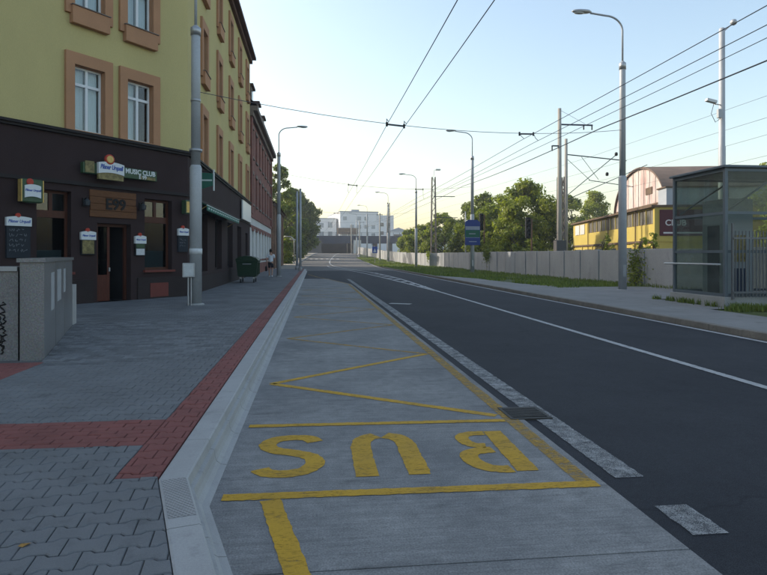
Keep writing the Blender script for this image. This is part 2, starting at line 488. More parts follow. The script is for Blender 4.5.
M['far_white'] = pm('white_cladding', (.74, .75, .76), .6, .06, .3, 0, stretch=(1, 1, .3))
M['far_grey'] = pm('grey_cladding', (.36, .39, .43), .6, .1, .3, 0)
M['bridge_steel'] = pm('bridge_steel', (.03, .042, .07), .6, .15, .5, 0)
M['bridge_concrete'] = pm('bridge_concrete', (.10, .095, .092), .9, .15, .4, .1, 10)
M['bark'] = pm('bark', (.09, .07, .05), .95, .3, 5, .6, 25, stretch=(2, 2, .4))
M['leaf_a'] = leaf_mat('leaves_mid_green', (.062, .098, .013), (.29, .32, .045))
M['leaf_b'] = leaf_mat('leaves_bright_green', (.080, .120, .016), (.37, .39, .055))
M['leaf_c'] = leaf_mat('leaves_dark_green', (.034, .060, .011), (.18, .21, .033))
M['grass_blade'] = leaf_mat('grass_blades', (.055, .095, .016), (.20, .24, .05), .35)
M['skin'] = pm('skin', (.42, .25, .18), .55, .05, 8, .05)
M['shirt'] = pm('white_shirt', (.62, .66, .72), .9, .05, 4, .2, 30)
M['shorts'] = pm('dark_shorts', (.02, .021, .028), .9, .1, 4, .2, 30)
M['hair'] = pm('dark_hair', (.02, .014, .01), .7, .2, 30, .3)
M['bag'] = pm('black_bag', (.02, .018, .02), .7, .1, 4, .1)
M['painted_reflection'] = pm('reflection_paint', (.33, .335, .34), .8, .12, 6, 0)  # pale tone of the light reflections painted on the granite
M['sticker'] = pm('sticker_paper', (.55, .57, .58), .7, .1, 12, 0)
M['drain'] = pm('cast_iron', (.05, .048, .046), .6, .2, 5, .1, 40, metal=.5)


# ------------------------------------------------------------------ mesh helpers
class MB:
    def __init__(self, T=None):
        self.v = []
        self.f = []
        self.T = T

    def p(self, co):
        co = Vector(co)
        self.v.append(self.T @ co if self.T is not None else co)
        return len(self.v) - 1

    def quad(self, a, b, c, d):
        i = [self.p(x) for x in (a, b, c, d)]
        self.f.append(i)
        return self

    def poly(self, pts):
        self.f.append([self.p(x) for x in pts])
        return self

    def box(self, x0, x1, y0, y1, z0, z1, bev=0.0):
        if bev:
            b = bev
            rings = [(z0, b), (z0 + b, 0), (z1 - b, 0), (z1, b)]
            idx = []
            for z, q in rings:
                idx.append([self.p((x0 + q, y0 + q, z)), self.p((x1 - q, y0 + q, z)), self.p((x1 - q, y1 - q, z)), self.p((x0 + q, y1 - q, z))])
            for a, c in zip(idx, idx[1:]):
                for k in range(4):
                    self.f.append([a[k], a[(k + 1) % 4], c[(k + 1) % 4], c[k]])
            self.f.append(idx[0][::-1])
            self.f.append(idx[-1])
            return self
        i = [self.p(q) for q in ((x0, y0, z0), (x1, y0, z0), (x1, y1, z0), (x0, y1, z0), (x0, y0, z1), (x1, y0, z1), (x1, y1, z1), (x0, y1, z1))]
        for q in ((3, 2, 1, 0), (4, 5, 6, 7), (0, 1, 5, 4), (1, 2, 6, 5), (2, 3, 7, 6), (3, 0, 4, 7)):
            self.f.append([i[k] for k in q])
        return self

    def prism(self, poly, z0, z1):
        """poly: xy list counter-clockwise"""
        n = len(poly)
        a = [self.p((x, y, z0)) for x, y in poly]
        b = [self.p((x, y, z1)) for x, y in poly]
        self.f.append(a[::-1])
        self.f.append(b)
        for k in range(n):
            self.f.append([a[k], a[(k + 1) % n], b[(k + 1) % n], b[k]])
        return self

    def tube(self, pts, r, n=8, cap=True):
        pts = [Vector(q) for q in pts]
        rs = r if isinstance(r, (list, tuple)) else [r] * len(pts)
        rings = []
        up = None
        for i, q in enumerate(pts):
            d = (pts[min(i + 1, len(pts) - 1)] - pts[max(i - 1, 0)])
            if d.length < 1e-9:
                d = Vector((0, 0, 1))
            d.normalize()
            if up is None:
                up = d.orthogonal().normalized()
            else:
                up = (up - d * up.dot(d))
                up = up.normalized() if up.length > 1e-6 else d.orthogonal().normalized()
            s = d.cross(up)
            rings.append([self.p(q + (up * math.cos(2 * PI * k / n) + s * math.sin(2 * PI * k / n)) * rs[i]) for k in range(n)])
        for a, b in zip(rings, rings[1:]):
            for k in range(n):
                self.f.append([a[k], a[(k + 1) % n], b[(k + 1) % n], b[k]])
        if cap:
            self.f.append(rings[0][::-1])
            self.f.append(rings[-1])
        return self

    def lathe(self, c, prof, n=16, squash=(1, 1)):
        rings = []
        for r, z in prof:
            rings.append([self.p((c[0] + r * squash[0] * math.cos(2 * PI * k / n), c[1] + r * squash[1] * math.sin(2 * PI * k / n), c[2] + z)) for k in range(n)])
        for a, b in zip(rings, rings[1:]):
            for k in range(n):
                self.f.append([a[k], a[(k + 1) % n], b[(k + 1) % n], b[k]])
        self.f.append(rings[0][::-1])
        self.f.append(rings[-1])
        return self

    def mesh(self, name, mat, smooth=False, off=None):
        me = bpy.data.meshes.new(name)
        vs = [tuple(q - off) for q in self.v] if off is not None else [tuple(q) for q in self.v]
        me.from_pydata(vs, [], self.f)
        me.materials.append(M[mat] if isinstance(mat, str) else mat)
        if smooth:
            me.polygons.foreach_set('use_smooth', [True] * len(me.polygons))
        me.update()
        return me

    def build(self, name, mat, parent=None, smooth=False):
        off = None
        if parent is not None:
            off = root_loc(parent)
        return link(name, self.mesh(name, mat, smooth, off), parent)


def root_loc(o):
    l = Vector((0, 0, 0))
    while o is not None:
        l = l + o.location
        o = o.parent
    return l


def link(name, me, parent=None):
    o = bpy.data.objects.new(name, me)
    COL.objects.link(o)
    if parent is not None:
        o.parent = parent
    return o


def tag(o, label, cat, group=None):
    o['label'] = label
    o['category'] = cat
    if group:
        o['group'] = group
    return o


def thing(name, label, cat, loc=(0, 0, 0), group=None):
    o = link(name, None)
    o.empty_display_size = .2
    o.location = loc
    return tag(o, label, cat, group)


def struct(o):
    o['kind'] = 'structure'
    return o


def stuff(o):
    o['kind'] = 'stuff'
    return o


def copy_tree(o, parent=None):
    c = o.copy()
    COL.objects.link(c)
    c.parent = parent
    for ch in list(o.children):
        copy_tree(ch, c)
    return c


def text_mesh(s, size, extrude=0.004, align='CENTER', bold=0.0, shear=0.0):
    cu = bpy.data.curves.new('lettering', 'FONT')
    cu.body = s
    cu.size = size
    cu.extrude = extrude
    cu.align_x = align
    cu.align_y = 'CENTER'
    cu.offset = bold
    cu.shear = shear
    cu.resolution_u = 3
    o = bpy.data.objects.new('lettering', cu)
    COL.objects.link(o)
    bpy.context.view_layer.update()
    me = bpy.data.meshes.new_from_object(o.evaluated_get(bpy.context.evaluated_depsgraph_get()))
    bpy.data.objects.remove(o)
    return me


def text_part(name, s, size, mat, parent, T, extrude=.004, bold=0.0, shear=0.0, sx=1.0, align='CENTER'):
    """letters in a local frame: T maps (right, up, out) to the world"""
    me = text_mesh(s, size, extrude, align, bold, shear)
    off = root_loc(parent)
    for v in me.vertices:
        q = T @ Vector((v.co.x * sx, v.co.y, v.co.z))
        v.co = q - off
    me.materials.clear()
    me.materials.append(M[mat])
    return link(name, me, parent)


def gz(y):
    """the street climbs gently towards the railway bridge"""
    t = min(1, max(0, (y - 75) / 105.0))
    return 2.1 * t * t * (3 - 2 * t)


def sheet(left, right, z, step=4.0):
    """ground strip between two polylines given as functions of y over a y range"""
    b = MB()
    return b


def strip_mesh(name, ys, xl, xr, dz, mat, parent=None):
    b = MB()
    prev = None
    for y in ys:
        a = b.p((xl(y), y, gz(y) + dz))
        c = b.p((xr(y), y, gz(y) + dz))
        if prev:
            b.f.append([prev[0], prev[1], c, a])
        prev = (a, c)
    return b.build(name, mat, parent)


def interp(tab):
    def fn(y):
        if y <= tab[0][0]:
            return tab[0][1]
        for (y0, x0), (y1, x1) in zip(tab, tab[1:]):
            if y <= y1:
                t = (y - y0) / (y1 - y0)
                return x0 + (x1 - x0) * t
        return tab[-1][1]
    return fn


def frange(a, b, n):
    return [a + (b - a) * i / n for i in range(n + 1)]


# ------------------------------------------------------------------ ground and road
b = MB()
ys = [-900, -200, -60, 0, 40, 70] + frange(75, 185, 22) + [230, 400, 900, 1500]
xs = [-1200, -600, -150, -40, 0, 40, 150, 600, 1200]
grid = [[b.p((x, y, gz(y) - 0.06)) for x in xs] for y in ys]
for i in range(len(ys) - 1):
    for j in range(len(xs) - 1):
        b.f.append([grid[i][j], grid[i][j + 1], grid[i + 1][j + 1], grid[i + 1][j]])
struct(b.build('ground', 'soil'))

road_l = interp([(-40, -.1), (3, -.72), (62, -.72), (67, -1.6), (80, -2.4), (107, -2.2), (175, 1.0), (300, 6)])
road_r = interp([(-40, 8.5), (70, 8.5), (130, 9.9), (175, 12.8), (300, 20)])
struct(strip_mesh('road', [-40, -10, 2, 3] + frange(10, 62, 18), road_l, road_r, -0.012, 'asphalt'))
struct(strip_mesh('old_road', frange(62, 190, 42) + [240, 300], road_l, road_r, -0.012, 'old_asphalt'))
# side street joining from the left after the brick house
struct(strip_mesh('side_street', [61.5, 62.5, 64, 66], lambda y: -60, lambda y: -.72, -0.016, 'old_asphalt'))

# bus bay: brushed concrete slabs
bay = struct(strip_mesh('bus_bay', [-8, 2.4], lambda y: .3, lambda y: .35, -0.03, 'bay'))
bay_l = interp([(-8, 1.0), (1.0, -.02), (2.5, -.36), (3.9, -.72), (60, -.72)])
bay_r = interp([(-8, 2.03), (33, 2.03), (44, .4), (52, -.6)])
sl_y = [-6, -1.5, 3.05, 8.3, 13.6, 19.0, 24.4, 29.8, 35.2, 40.6]
for a, c in zip(sl_y, sl_y[1:]):
    b = MB()
    pr = None
    for y in frange(a + .006, c - .006, 6):
        q = (b.p((bay_l(y), y, .0)), b.p((bay_r(y), y, .0)), b.p((bay_r(y), y, -.03)), b.p((bay_l(y), y, -.03)))
        if pr:
            b.f.append([pr[0], pr[1], q[1], q[0]])
            b.f.append([pr[1], pr[2], q[2], q[1]])
        else:
            b.f.append([q[3], q[2], q[1], q[0]])
        pr = q
    b.f.append([pr[0], pr[1], pr[2], pr[3]])
    b.build('concrete_slab', 'bay', bay)


def stroke(b, pts, wd, z=.004, zf=None, jit=0.0):
    """flat painted stroke of constant width along a polyline"""
    pts = [Vector((q[0], q[1], 0)) for q in pts]
    if jit:                       # hand-laid paint: slightly uneven edges
        fine = [pts[0]]
        for a_, c_ in zip(pts, pts[1:]):
            m_ = min(160, max(1, int((c_ - a_).length / (.035 if a_.y < 14 else .12))))
            fine += [a_.lerp(c_, k_ / m_) for k_ in range(1, m_ + 1)]
        pts = fine
    pr = None
    for i, q in enumerate(pts):
        d0 = (q - pts[i - 1]).normalized() if i else None
        d1 = (pts[i + 1] - q).normalized() if i < len(pts) - 1 else None
        d = ((d0 + d1) if d0 and d1 else (d0 or d1)).normalized()
        n = Vector((-d.y, d.x, 0))
        k = 1.0
        if d0 and d1:
            k = 1.0 / max(.5, n.dot(Vector((-d1.y, d1.x, 0))))
        zz = z + (zf(q.y) if zf else 0)
        ka = wd / 2 * k + (random.gauss(0, jit) if jit else 0)
        kb = wd / 2 * k + (random.gauss(0, jit) if jit else 0)
        a = b.p((q.x + n.x * ka, q.y + n.y * ka, zz))
        c = b.p((q.x - n.x * kb, q.y - n.y * kb, zz))
        if pr:
            b.f.append([pr[0], pr[1], c, a])
        pr = (a, c)


def smooth(pts, n=5):
    out = []
    P = [pts[0]] + list(pts) + [pts[-1]]
    for i in range(1, len(P) - 2):
        p0, p1, p2, p3 = [Vector((q[0], q[1])) for q in P[i - 1:i + 3]]
        for k in range(n):
            t = k / n
            out.append(tuple(0.5 * ((2 * p1) + (-p0 + p2) * t + (2 * p0 - 5 * p1 + 4 * p2 - p3) * t * t + (-p0 + 3 * p1 - 3 * p2 + p3) * t ** 3)))
    out.append(tuple(pts[-1]))
    return out


ym = struct(link('yellow_bus_stop_marking', None))
ym.location = (0.6, 4.6, .0)


def ymark(name, strokes, mat='yellow_paint', z=.004):
    b = MB()
    for pts, wd in strokes:
        stroke(b, pts, wd, z, None, .0032)
    return b.build(name, mat, ym)


ymark('letter_s', [(smooth([(.01, 5.16), (-.05, 5.27), (-.2, 5.30), (-.34, 5.24), (-.385, 5.10), (-.31, 4.97), (-.16, 4.89), (-.03, 4.79), (.01, 4.64), (-.06, 4.49), (-.2, 4.43), (-.34, 4.46), (-.40, 4.55)]), .145)])
ymark('letter_u', [(smooth([(.385, 4.31), (.385, 4.8), (.395, 5.06), (.44, 5.2), (.545, 5.275)]), .165),
                   (smooth([(.62, 5.275), (.72, 5.2), (.765, 5.06), (.77, 4.8), (.77, 4.31)]), .165)])
ymark('letter_b', [([(1.575, 4.29), (1.60, 5.29)], .165),
                   (smooth([(1.51, 5.24), (1.38, 5.24), (1.29, 5.16), (1.285, 5.02), (1.33, 4.93), (1.43, 4.90)]), .115),
                   (smooth([(1.46, 4.79), (1.34, 4.775), (1.235, 4.70), (1.225, 4.54), (1.29, 4.40), (1.40, 4.345), (1.47, 4.345)]), .145)])
ymark('near_cross_line', [([(-.60, 4.04), (1.97, 3.99)], .105)], z=.005)
ymark('far_cross_line', [([(-.60, 5.70), (1.83, 5.62)], .09)], z=.005)
ymark('border_line', [([(1.90, 3.94), (1.90, 33)], .13)], 'yellow_worn')
ymark('border_line', [([(1.86, 33.2), (1.2, 38), (.2, 44), (-.5, 50)], .12)], 'yellow_worn')
zz = [(1.80, 5.80), (-.52, 7.55), (1.80, 9.55), (-.50, 11.6), (1.80, 13.6), (-.50, 15.6), (1.80, 17.6), (-.5, 19.6), (1.8, 21.6), (-.5, 23.6), (1.8, 25.6), (-.5, 27.6), (1.8, 29.6)]
for a, c in zip(zz, zz[1:]):
    ymark('zigzag_line', [([a, c], .105)], 'yellow_paint' if a[1] < 8 else 'yellow_worn', .0035)
ymark('zigzag_line', [([(-.285, 3.97), (-.02, 2.75), (.36, 1.0)], .13)], 'yellow_paint', .0035)

wm = struct(link('white_road_marking', None))
wm.location = (3, 5, 0)


def wmark(name, pts, wd, mat='white_paint', z=-.004):
    b = MB()
    fine = []
    for (a, c) in zip(pts, pts[1:]):
        n = max(1, int(math.dist(a, c) / 5))
        for k in range(n):
            fine.append((a[0] + (c[0] - a[0]) * k / n, a[1] + (c[1] - a[1]) * k / n))
    fine.append(pts[-1])
    stroke(b, fine, wd, z, gz, .0035 if pts[0][1] < 30 else 0)
    return b.build(name, mat, wm)


wmark('edge_line', [(2.265, 4.1), (2.265, 40)], .22)
for y0 in (3.21, 2.35, 1.45):
    wmark('edge_dash', [(2.27, y0), (2.27, y0 + .40)], .22)
wmark('centre_line', [(5.44, -20), (5.44, 26)], .13, 'white_thin')
wmark('centre_line', smooth([(5.44, 26), (5.75, 40), (5.3, 54), (3.6, 72), (2.6, 90), (2.9, 110), (5.0, 145), (7.5, 175)]), .16, 'white_thin')
wmark('centre_line', smooth([(5.40, 26.3), (5.1, 36), (4.7, 46), (4.0, 58), (2.2, 76), (1.9, 86)]), .15, 'white_thin')
for k in range(9):
    y = 30 + k * 2.9
    wmark('hatch_bar', [(5.32 - .045 * k, y - .4), (5.55 + .01 * k, y + .5)], .4, 'white_thin', -.003)
wmark('right_edge_line', [(8.26, -20), (8.26, 70), (9.66, 130), (12.5, 175)], .13, 'white_thin')
wmark('short_bar', [(2.5, 19.75), (3.15, 19.4)], .3, 'white_thin')
wmark('short_bar', [(1.0, 69), (7.8, 69.6)], .35, 'white_thin')
for k in range(7):
    wmark('crossing_bar', [(-1.6 + k * 1.05, 118), (-1.6 + k * 1.05, 121)], .5, 'white_thin')

# drain grate
dg = thing('drain_grate', 'black cast iron drain grate at the edge of the concrete bus bay', 'drain grate', (2.11, 5.86, 0))
b = MB()
for (x0, x1, y0, y1) in ((1.90, 2.32, 5.64, 5.675), (1.90, 2.32, 6.045, 6.08), (1.90, 1.935, 5.675, 6.045), (2.285, 2.32, 5.675, 6.045)):
    b.box(x0, x1, y0, y1, -.02, .009)
b.build('frame', 'drain', dg)
MB().box(1.936, 2.284, 5.676, 6.044, -.006, .0055).build('shaft', 'black', dg)
for k in range(7):
    y = 5.705 + k * .051
    MB().box(1.936, 2.284, y, y + .026, .0058, .0125).build('bar', 'drain', dg)


# ------------------------------------------------------------------ left kerb: raised bus-stop kerb stones
KZ = .20
kpath = [Vector((-.96, 60)), Vector((-.96, 3.87)), Vector((-.53, 2.45)), Vector((.2, .04)), Vector((.8, -1.94))]
kprof = [(0, .02), (0, KZ), (.012, KZ + .004), (.160, KZ + .003), (.172, KZ - .006), (.179, KZ - .070), (.207, KZ - .076), (.211, KZ - .092), (.214, .070), (.226, .036), (.255, .012), (.30, .004), (.30, -.03), (0, -.03)]
kdir = [(kpath[i + 1] - kpath[i]).normalized() for i in range(len(kpath) - 1)]


def right_of(d):
    return Vector((-d.y, d.x)) if False else Vector((-d.y, d.x))


def ksec(i, dist, at_end=None):
    """cross-section on segment i at distance; out direction is towards the road"""
    d = kdir[i]
    n = Vector((-d.y, d.x))
    q = kpath[i] + d * dist
    if at_end is not None:
        j = i - 1 if at_end == 0 else i + 1
        if 0 <= j < len(kdir):
            n2 = Vector((-kdir[j].y, kdir[j].x))
            mm = (n + n2).normalized()
            n = mm / mm.dot(n)
    return q, n


# walking down the street towards the camera (-Y) the road lies to the left hand = +X
kerb = struct(MB().box(-.94, -.80, 3.9, 60, -.06, -.028).build('bus_kerb', 'kerb'))


def kstone(i, d0, d1, L, mat):
    b = MB()
    secs = []
    for dist, e in ((d0, 0 if d0 < .01 else None), (d1, 1 if d1 > L - .01 else None)):
        q, n = ksec(i, dist, e)
        secs.append([b.p((q.x + n.x * o, q.y + n.y * o, z)) for o, z in kprof])
    n = len(kprof)
    for k in range(n):
        b.f.append([secs[0][k], secs[0][(k + 1) % n], secs[1][(k + 1) % n], secs[1][k]])
    b.f.append(secs[0])
    b.f.append(secs[1][::-1])
    o = b.build('kerb_stone', mat, kerb)
    return o


for i in range(len(kpath) - 1):
    L = (kpath[i + 1] - kpath[i]).length
    nst = max(1, round(L / .8))
    for k in range(nst):
        d0 = L * k / nst
        d1 = L * (k + 1) / nst
        kstone(i, d0 if k == 0 else d0 + .004, d1 if k == nst - 1 else d1 - .004, L, 'kerb')

b = MB()
q0, n0_ = ksec(1, .03)
q1, n1_ = ksec(1, .62)
b.quad((q1.x + n1_.x * .015, q1.y + n1_.y * .015, KZ + .0055), (q1.x + n1_.x * .158, q1.y + n1_.y * .158, KZ + .0048), (q0.x + n0_.x * .158, q0.y + n0_.y * .158, KZ + .0048), (q0.x + n0_.x * .015, q0.y + n0_.y * .015, KZ + .0055))
b.build('relief_plate', 'relief', kerb)

# right kerb
rk = struct(MB().box(8.46, 8.58, -20, 70, -.06, -.03).build('kerb', 'kerb_old'))
for k in range(80):
    y = -6 + k
    MB().box(8.42 + random.uniform(-.006, .006), 8.58, y + .006, y + .994, -.03, .125 + random.uniform(-.006, .006), .012).build('kerb_stone', 'kerb_old', rk)

# ------------------------------------------------------------------ left pavement
# base sheet; pavers stand on it near the camera, the material takes over beyond
kerb_line = [(-.97, 60), (-.97, 3.87), (-.54, 2.45), (.19, .04), (.79, -1.94)]
b = MB()
b.poly([(.79, -1.94, KZ - .035), (.19, .04, KZ - .035), (-.54, 2.45, KZ - .035), (-.97, 3.87, KZ - .035), (-.97, 13.2, KZ - .035), (-60, 13.2, KZ - .035), (-60, -1.94, KZ - .035)][::1])
pav = struct(b.build('pavement', 'bedding'))
b = MB()
b.poly([(-1.25, 13.2, KZ), (-1.25, 61.5, KZ), (-60, 61.5, KZ), (-60, 13.2, KZ)])
b.poly([(-1.25, 61.5, KZ), (-1.25, 61.5, -.05), (-60, 61.5, -.05), (-60, 61.5, KZ)])
b.build('paving_field', 'paver_far', pav)
redp = struct(MB().poly([(-.972, 13.2, KZ), (-.972, 61.5, KZ), (-1.25, 61.5, KZ), (-1.25, 13.2, KZ)]).build('red_paving', 'red_far'))


def clip(poly, planes):
    """clip a polygon by half planes (nx,ny,c): keep n.p <= c"""
    for nx, ny, c in planes:
        out = []
        n = len(poly)
        for k in range(n):
            p, q = poly[k], poly[(k + 1) % n]
            dp = p[0] * nx + p[1] * ny - c
            dq = q[0] * nx + q[1] * ny - c
            if dp <= 0:
                out.append(p)
            if (dp < 0 < dq) or (dq < 0 < dp):
                t = dp / (dp - dq)
                out.append((p[0] + (q[0] - p[0]) * t, p[1] + (q[1] - p[1]) * t))
        poly = out
        if len(poly) < 3:
            return []
    return poly


def area(poly):
    return .5 * sum(poly[i][0] * poly[(i + 1) % len(poly)][1] - poly[(i + 1) % len(poly)][0] * poly[i][1] for i in range(len(poly)))


def bone(L=.2, W=.15, a=.0125, g=.0030):
    h = W / 2 - g
    x = L / 2 - g
    p = L / 2
    h = W / 2 - g * 1.6
    x = L / 2 - g * .65
    top = [(-x, h + a), (-p * .62, h + a), (-p * .38, h - a), (p * .38, h - a), (p * .62, h + a), (x, h + a)]
    return [(q[0], -q[1]) for q in top] + top[::-1]


def rect(L, W, g=.0035):
    return [(-L / 2 + g, -W / 2 + g), (L / 2 - g, -W / 2 + g), (L / 2 - g, W / 2 - g), (-L / 2 + g, W / 2 - g)]


def add_paver(b, poly, z, ch=.0065):
    n = len(poly)
    cx = sum(q[0] for q in poly) / n
    cy = sum(q[1] for q in poly) / n
    top = []
    for i, q in enumerate(poly):          # inset by the edge normals
        p0, p1 = poly[i - 1], poly[(i + 1) % n]
        e0 = Vector((q[0] - p0[0], q[1] - p0[1])).normalized()
        e1 = Vector((p1[0] - q[0], p1[1] - q[1])).normalized()
        nn = Vector((-e0.y - e1.y, e0.x + e1.x))
        if nn.length > 1e-4:
            nn.normalize()
        top.append((q[0] + nn.x * ch, q[1] + nn.y * ch))
    r0 = [b.p((x, y, z - .05)) for x, y in poly]
    r1 = [b.p((x, y, z - ch * .95)) for x, y in poly]
    r2 = [b.p((x, y, z)) for x, y in top]
    for a, c in ((r0, r1), (r1, r2)):
        for k in range(n):
            b.f.append([a[k], a[(k + 1) % n], c[(k + 1) % n], c[k]])
    b.f.append(r2)


def in_view(x, y):
    d = x * math.sin(PSI) + y * math.cos(PSI)
    l = x * math.cos(PSI) - y * math.sin(PSI)
    return d > .5 and abs(l / d) < .66 and d > 2.4


def field(regions, L, W, shape, rot, base):
    """list of (poly, z, whole?) for one laying pattern clipped to convex regions"""
    out = []
    c, s = math.cos(rot), math.sin(rot)
    for planes, bb in regions:
        x0, x1, y0, y1 = bb
        ext = max(x1 - x0, y1 - y0) * .75 + .3
        mx, my = (x0 + x1) / 2, (y0 + y1) / 2
        # lattice in a rotated frame about a fixed origin so that regions share the lattice
        ox, oy = base
        rng = []
        for px, py in ((x0, y0), (x1, y0), (x1, y1), (x0, y1)):
            rx, ry = (px - ox) * c + (py - oy) * s, -(px - ox) * s + (py - oy) * c
            rng.append((rx, ry))
        i0, i1 = int(min(q[0] for q in rng) / L) - 2, int(max(q[0] for q in rng) / L) + 2
        j0, j1 = int(min(q[1] for q in rng) / W) - 2, int(max(q[1] for q in rng) / W) + 2
        for j in range(j0, j1):
            for i in range(i0, i1):
                lx = i * L + (L / 2 if j % 2 else 0)
                ly = j * W
                cx, cy = ox + lx * c - ly * s, oy + lx * s + ly * c
                if not (x0 - L < cx < x1 + L and y0 - L < cy < y1 + L):
                    continue
                poly = [(cx + qx * c - qy * s, cy + qx * s + qy * c) for qx, qy in shape]
                if base == (-3, 3) and max(q[1] for q in poly) < 3.92:
                    if planes[0][0] < 0:
                        continue            # laid once, with the region to the left
                    cl = clip(poly, planes[1:])
                else:
                    cl = clip(poly, planes)
                if len(cl) < 3 or area(cl) < .0003:
                    continue
                out.append((cx, cy, cl))
    return out


G_ = .003
kd = kdir[1]
kn = Vector((-kd.y, kd.x))
kc = kn.dot(kpath[1]) - .004
near_planes = [(kn.x, kn.y, kc)]
near_regions = [
    ([(1, 0, -1.25 - G_), (0, 1, 4.6 - G_), (0, -1, -1.6)] + near_planes, (-6.5, -.2, 1.6, 4.6)),
    ([(-1, 0, 1.25 - G_), (0, 1, 3.93 - G_), (0, -1, -1.6)] + near_planes, (-1.25, -.2, 1.6, 3.93)),
]
far_regions = [
    ([(1, 0, -1.25 - G_), (0, 1, 7.2 - G_), (0, -1, -5.3 - G_)], (-7, -1.25, 5.3, 7.2)),
    ([(1, 0, -1.25 - G_), (-1, 0, 3.5 - G_), (0, 1, 8.3 - G_), (0, -1, -7.2 - G_)], (-3.5, -1.25, 7.2, 8.3)),
    ([(1, 0, -1.25 - G_), (0, 1, 13.2), (0, -1, -8.3 - G_), (-1, -.29, 6.14 - .29 * 0 - 0)], (-5.6, -1.25, 8.3, 13.2)),
]
far_regions[2] = ([(1, 0, -1.25 - G_), (0, 1, 13.2), (0, -1, -8.3 - G_), (-.9606, -.2786, 1.09)], (-5.2, -1.25, 8.3, 13.2))
red_regions = [([(1, 0, -.975), (-1, 0, 1.25 - G_), (0, 1, 13.2), (0, -1, -3.93 - G_)], (-1.25, -.97, 3.93, 13.2))]
cross_regions = [([(1, 0, -1.25 - G_), (0, 1, 5.3 - G_), (0, -1, -4.6 - G_)], (-6.5, -1.25, 4.6, 5.3)),
                 ([(1, 0, -3.5 - G_), (0, 1, 8.3 - G_), (0, -1, -7.2 - G_)], (-7, -3.5, 7.2, 8.3))]

grey = field(near_regions, .2, .15, bone(), R(6), (-3, 3)) + field(far_regions, .2, .15, bone(), 0, (-3, 6.03))
red = field(red_regions, .2, .15, bone(), 0, (-1.11, 6.03))
cross = field(cross_regions, .2, .1, rect(.2, .1), 0, (-1.35, 4.65))


def lay(lst, name, mat, parent, limit, fieldname):
    lst.sort(key=lambda q: (0 if in_view(q[0], q[1]) else 1, q[0] ** 2 + q[1] ** 2))
    rest = MB()
    nrest = 0
    for k, (cx, cy, poly) in enumerate(lst):
        z = KZ + random.gauss(0, .0016)
        if k < limit and in_view(cx, cy):
            b = MB()
            add_paver(b, poly, z)
            b.build(name, mat, parent)
        elif cy > 1.5:
            add_paver(rest, poly, z)
            nrest += 1
    if nrest:
        stuff(rest.build(fieldname, mat, parent))


lay(grey, 'paver', 'paver', pav, 300, 'paver_field')
lay(red, 'red_paver', 'red_paver', redp, 150, 'red_paver_field')
lay(cross, 'tactile_red_paver', 'red_paver', redp, 150, 'tactile_paver_field')

# pavement beyond the side street
struct(strip_mesh('far_pavement', frange(66, 190, 42), lambda y: -40, lambda y: road_l(y) - .15, .10, 'paleground'))
fk = struct(MB().box(-2.75, -2.65, 71, 72, -.06, -.03).build('far_kerb', 'kerb'))
for k in range(40):
    y0, y1 = 66 + k * 3, 68.98 + k * 3
    b = MB()
    q = []
    for y in (y0, y1):
        xr = road_l(y)
        q.append([b.p((xr - .16, y, gz(y) - .05)), b.p((xr - .01, y, gz(y) - .05)), b.p((xr - .01, y, gz(y) + .12)), b.p((xr - .16, y, gz(y) + .12))])
    for i in range(4):
        b.f.append([q[0][i], q[0][(i + 1) % 4], q[1][(i + 1) % 4], q[1][i]])
    b.f.append(q[0][::-1])
    b.f.append(q[1])
    b.build('kerb_stone', 'kerb', fk)

# ------------------------------------------------------------------ right pavement and verge
b = MB()
b.poly([(8.585, -20, .118), (10.75, -20, .118), (10.75, 15.3, .118), (11.5, 15.3, .118), (11.5, 19, .118), (15.8, 19, .118), (15.8, 26.5, .118), (12.2, 26.5, .118), (10.6, 30, .118), (10.2, 38, .118), (8.585, 42, .118)])
struct(b.build('right_pavement', 'right_pave'))
struct(strip_mesh('verge', [-20, 0, 20] + frange(26, 170, 48), lambda y: road_r(y) + .08, lambda y: 22 if y < 77 else 22 - (y - 77) * .05, .085, 'verge'))


def blades(name, n, sampler, hmin, hmax, mat, label=None, wd=.012):
    b = MB()
    for _ in range(n):
        x, y, z = sampler()
        h = random.uniform(hmin, hmax)
        a = random.uniform(0, 2 * PI)
        l = random.uniform(.05, .5) * h
        dx, dy = math.cos(a), math.sin(a)
        ww = wd * random.uniform(.7, 1.5)
        i = [b.p((x - dy * ww, y + dx * ww, z)), b.p((x + dy * ww, y - dx * ww, z)), b.p((x + dx * l * .4 + dy * ww * .7, y + dy * l * .4 - dx * ww * .7, z + h * .6)), b.p((x + dx * l * .4 - dy * ww * .7, y + dy * l * .4 + dx * ww * .7, z + h * .6)), b.p((x + dx * l, y + dy * l, z + h))]
        b.f.append([i[0], i[1], i[2], i[3]])
        b.f.append([i[3], i[2], i[4]])
    o = b.build(name, mat)
    stuff(o)
    if label:
        tag(o, label, 'grass')
    return o


def verge_pt():
    while True:
        y = 26 + (random.random() ** 1.3) * 100
        x = random.uniform(8.7, 15.9)
        if y < 43 and x < 10.7 - max(0, (y - 30)) * .12:
            continue
        if y < 27.5 and x > 12:
            continue
        if noise.noise((x * .8, y * .4, 0)) < -.25:
            continue
        fx = 16 if y < 77 else 15.7 - (y - 77) * .058
        if x > fx:
            continue
        return x, y, gz(y) + .08


blades('verge_grass', 26000, verge_pt, .05, .2, 'grass_blade', 'green mown grass strip between the road and the concrete fence', .02)


CLUMPS = [(random.uniform(11.2, 12.6), random.uniform(14.6, 15.5), random.uniform(.04, .16)) for _ in range(22)] + [(random.gauss(11.42, .03), random.uniform(15.6, 19), random.uniform(.03, .08)) for _ in range(12)]


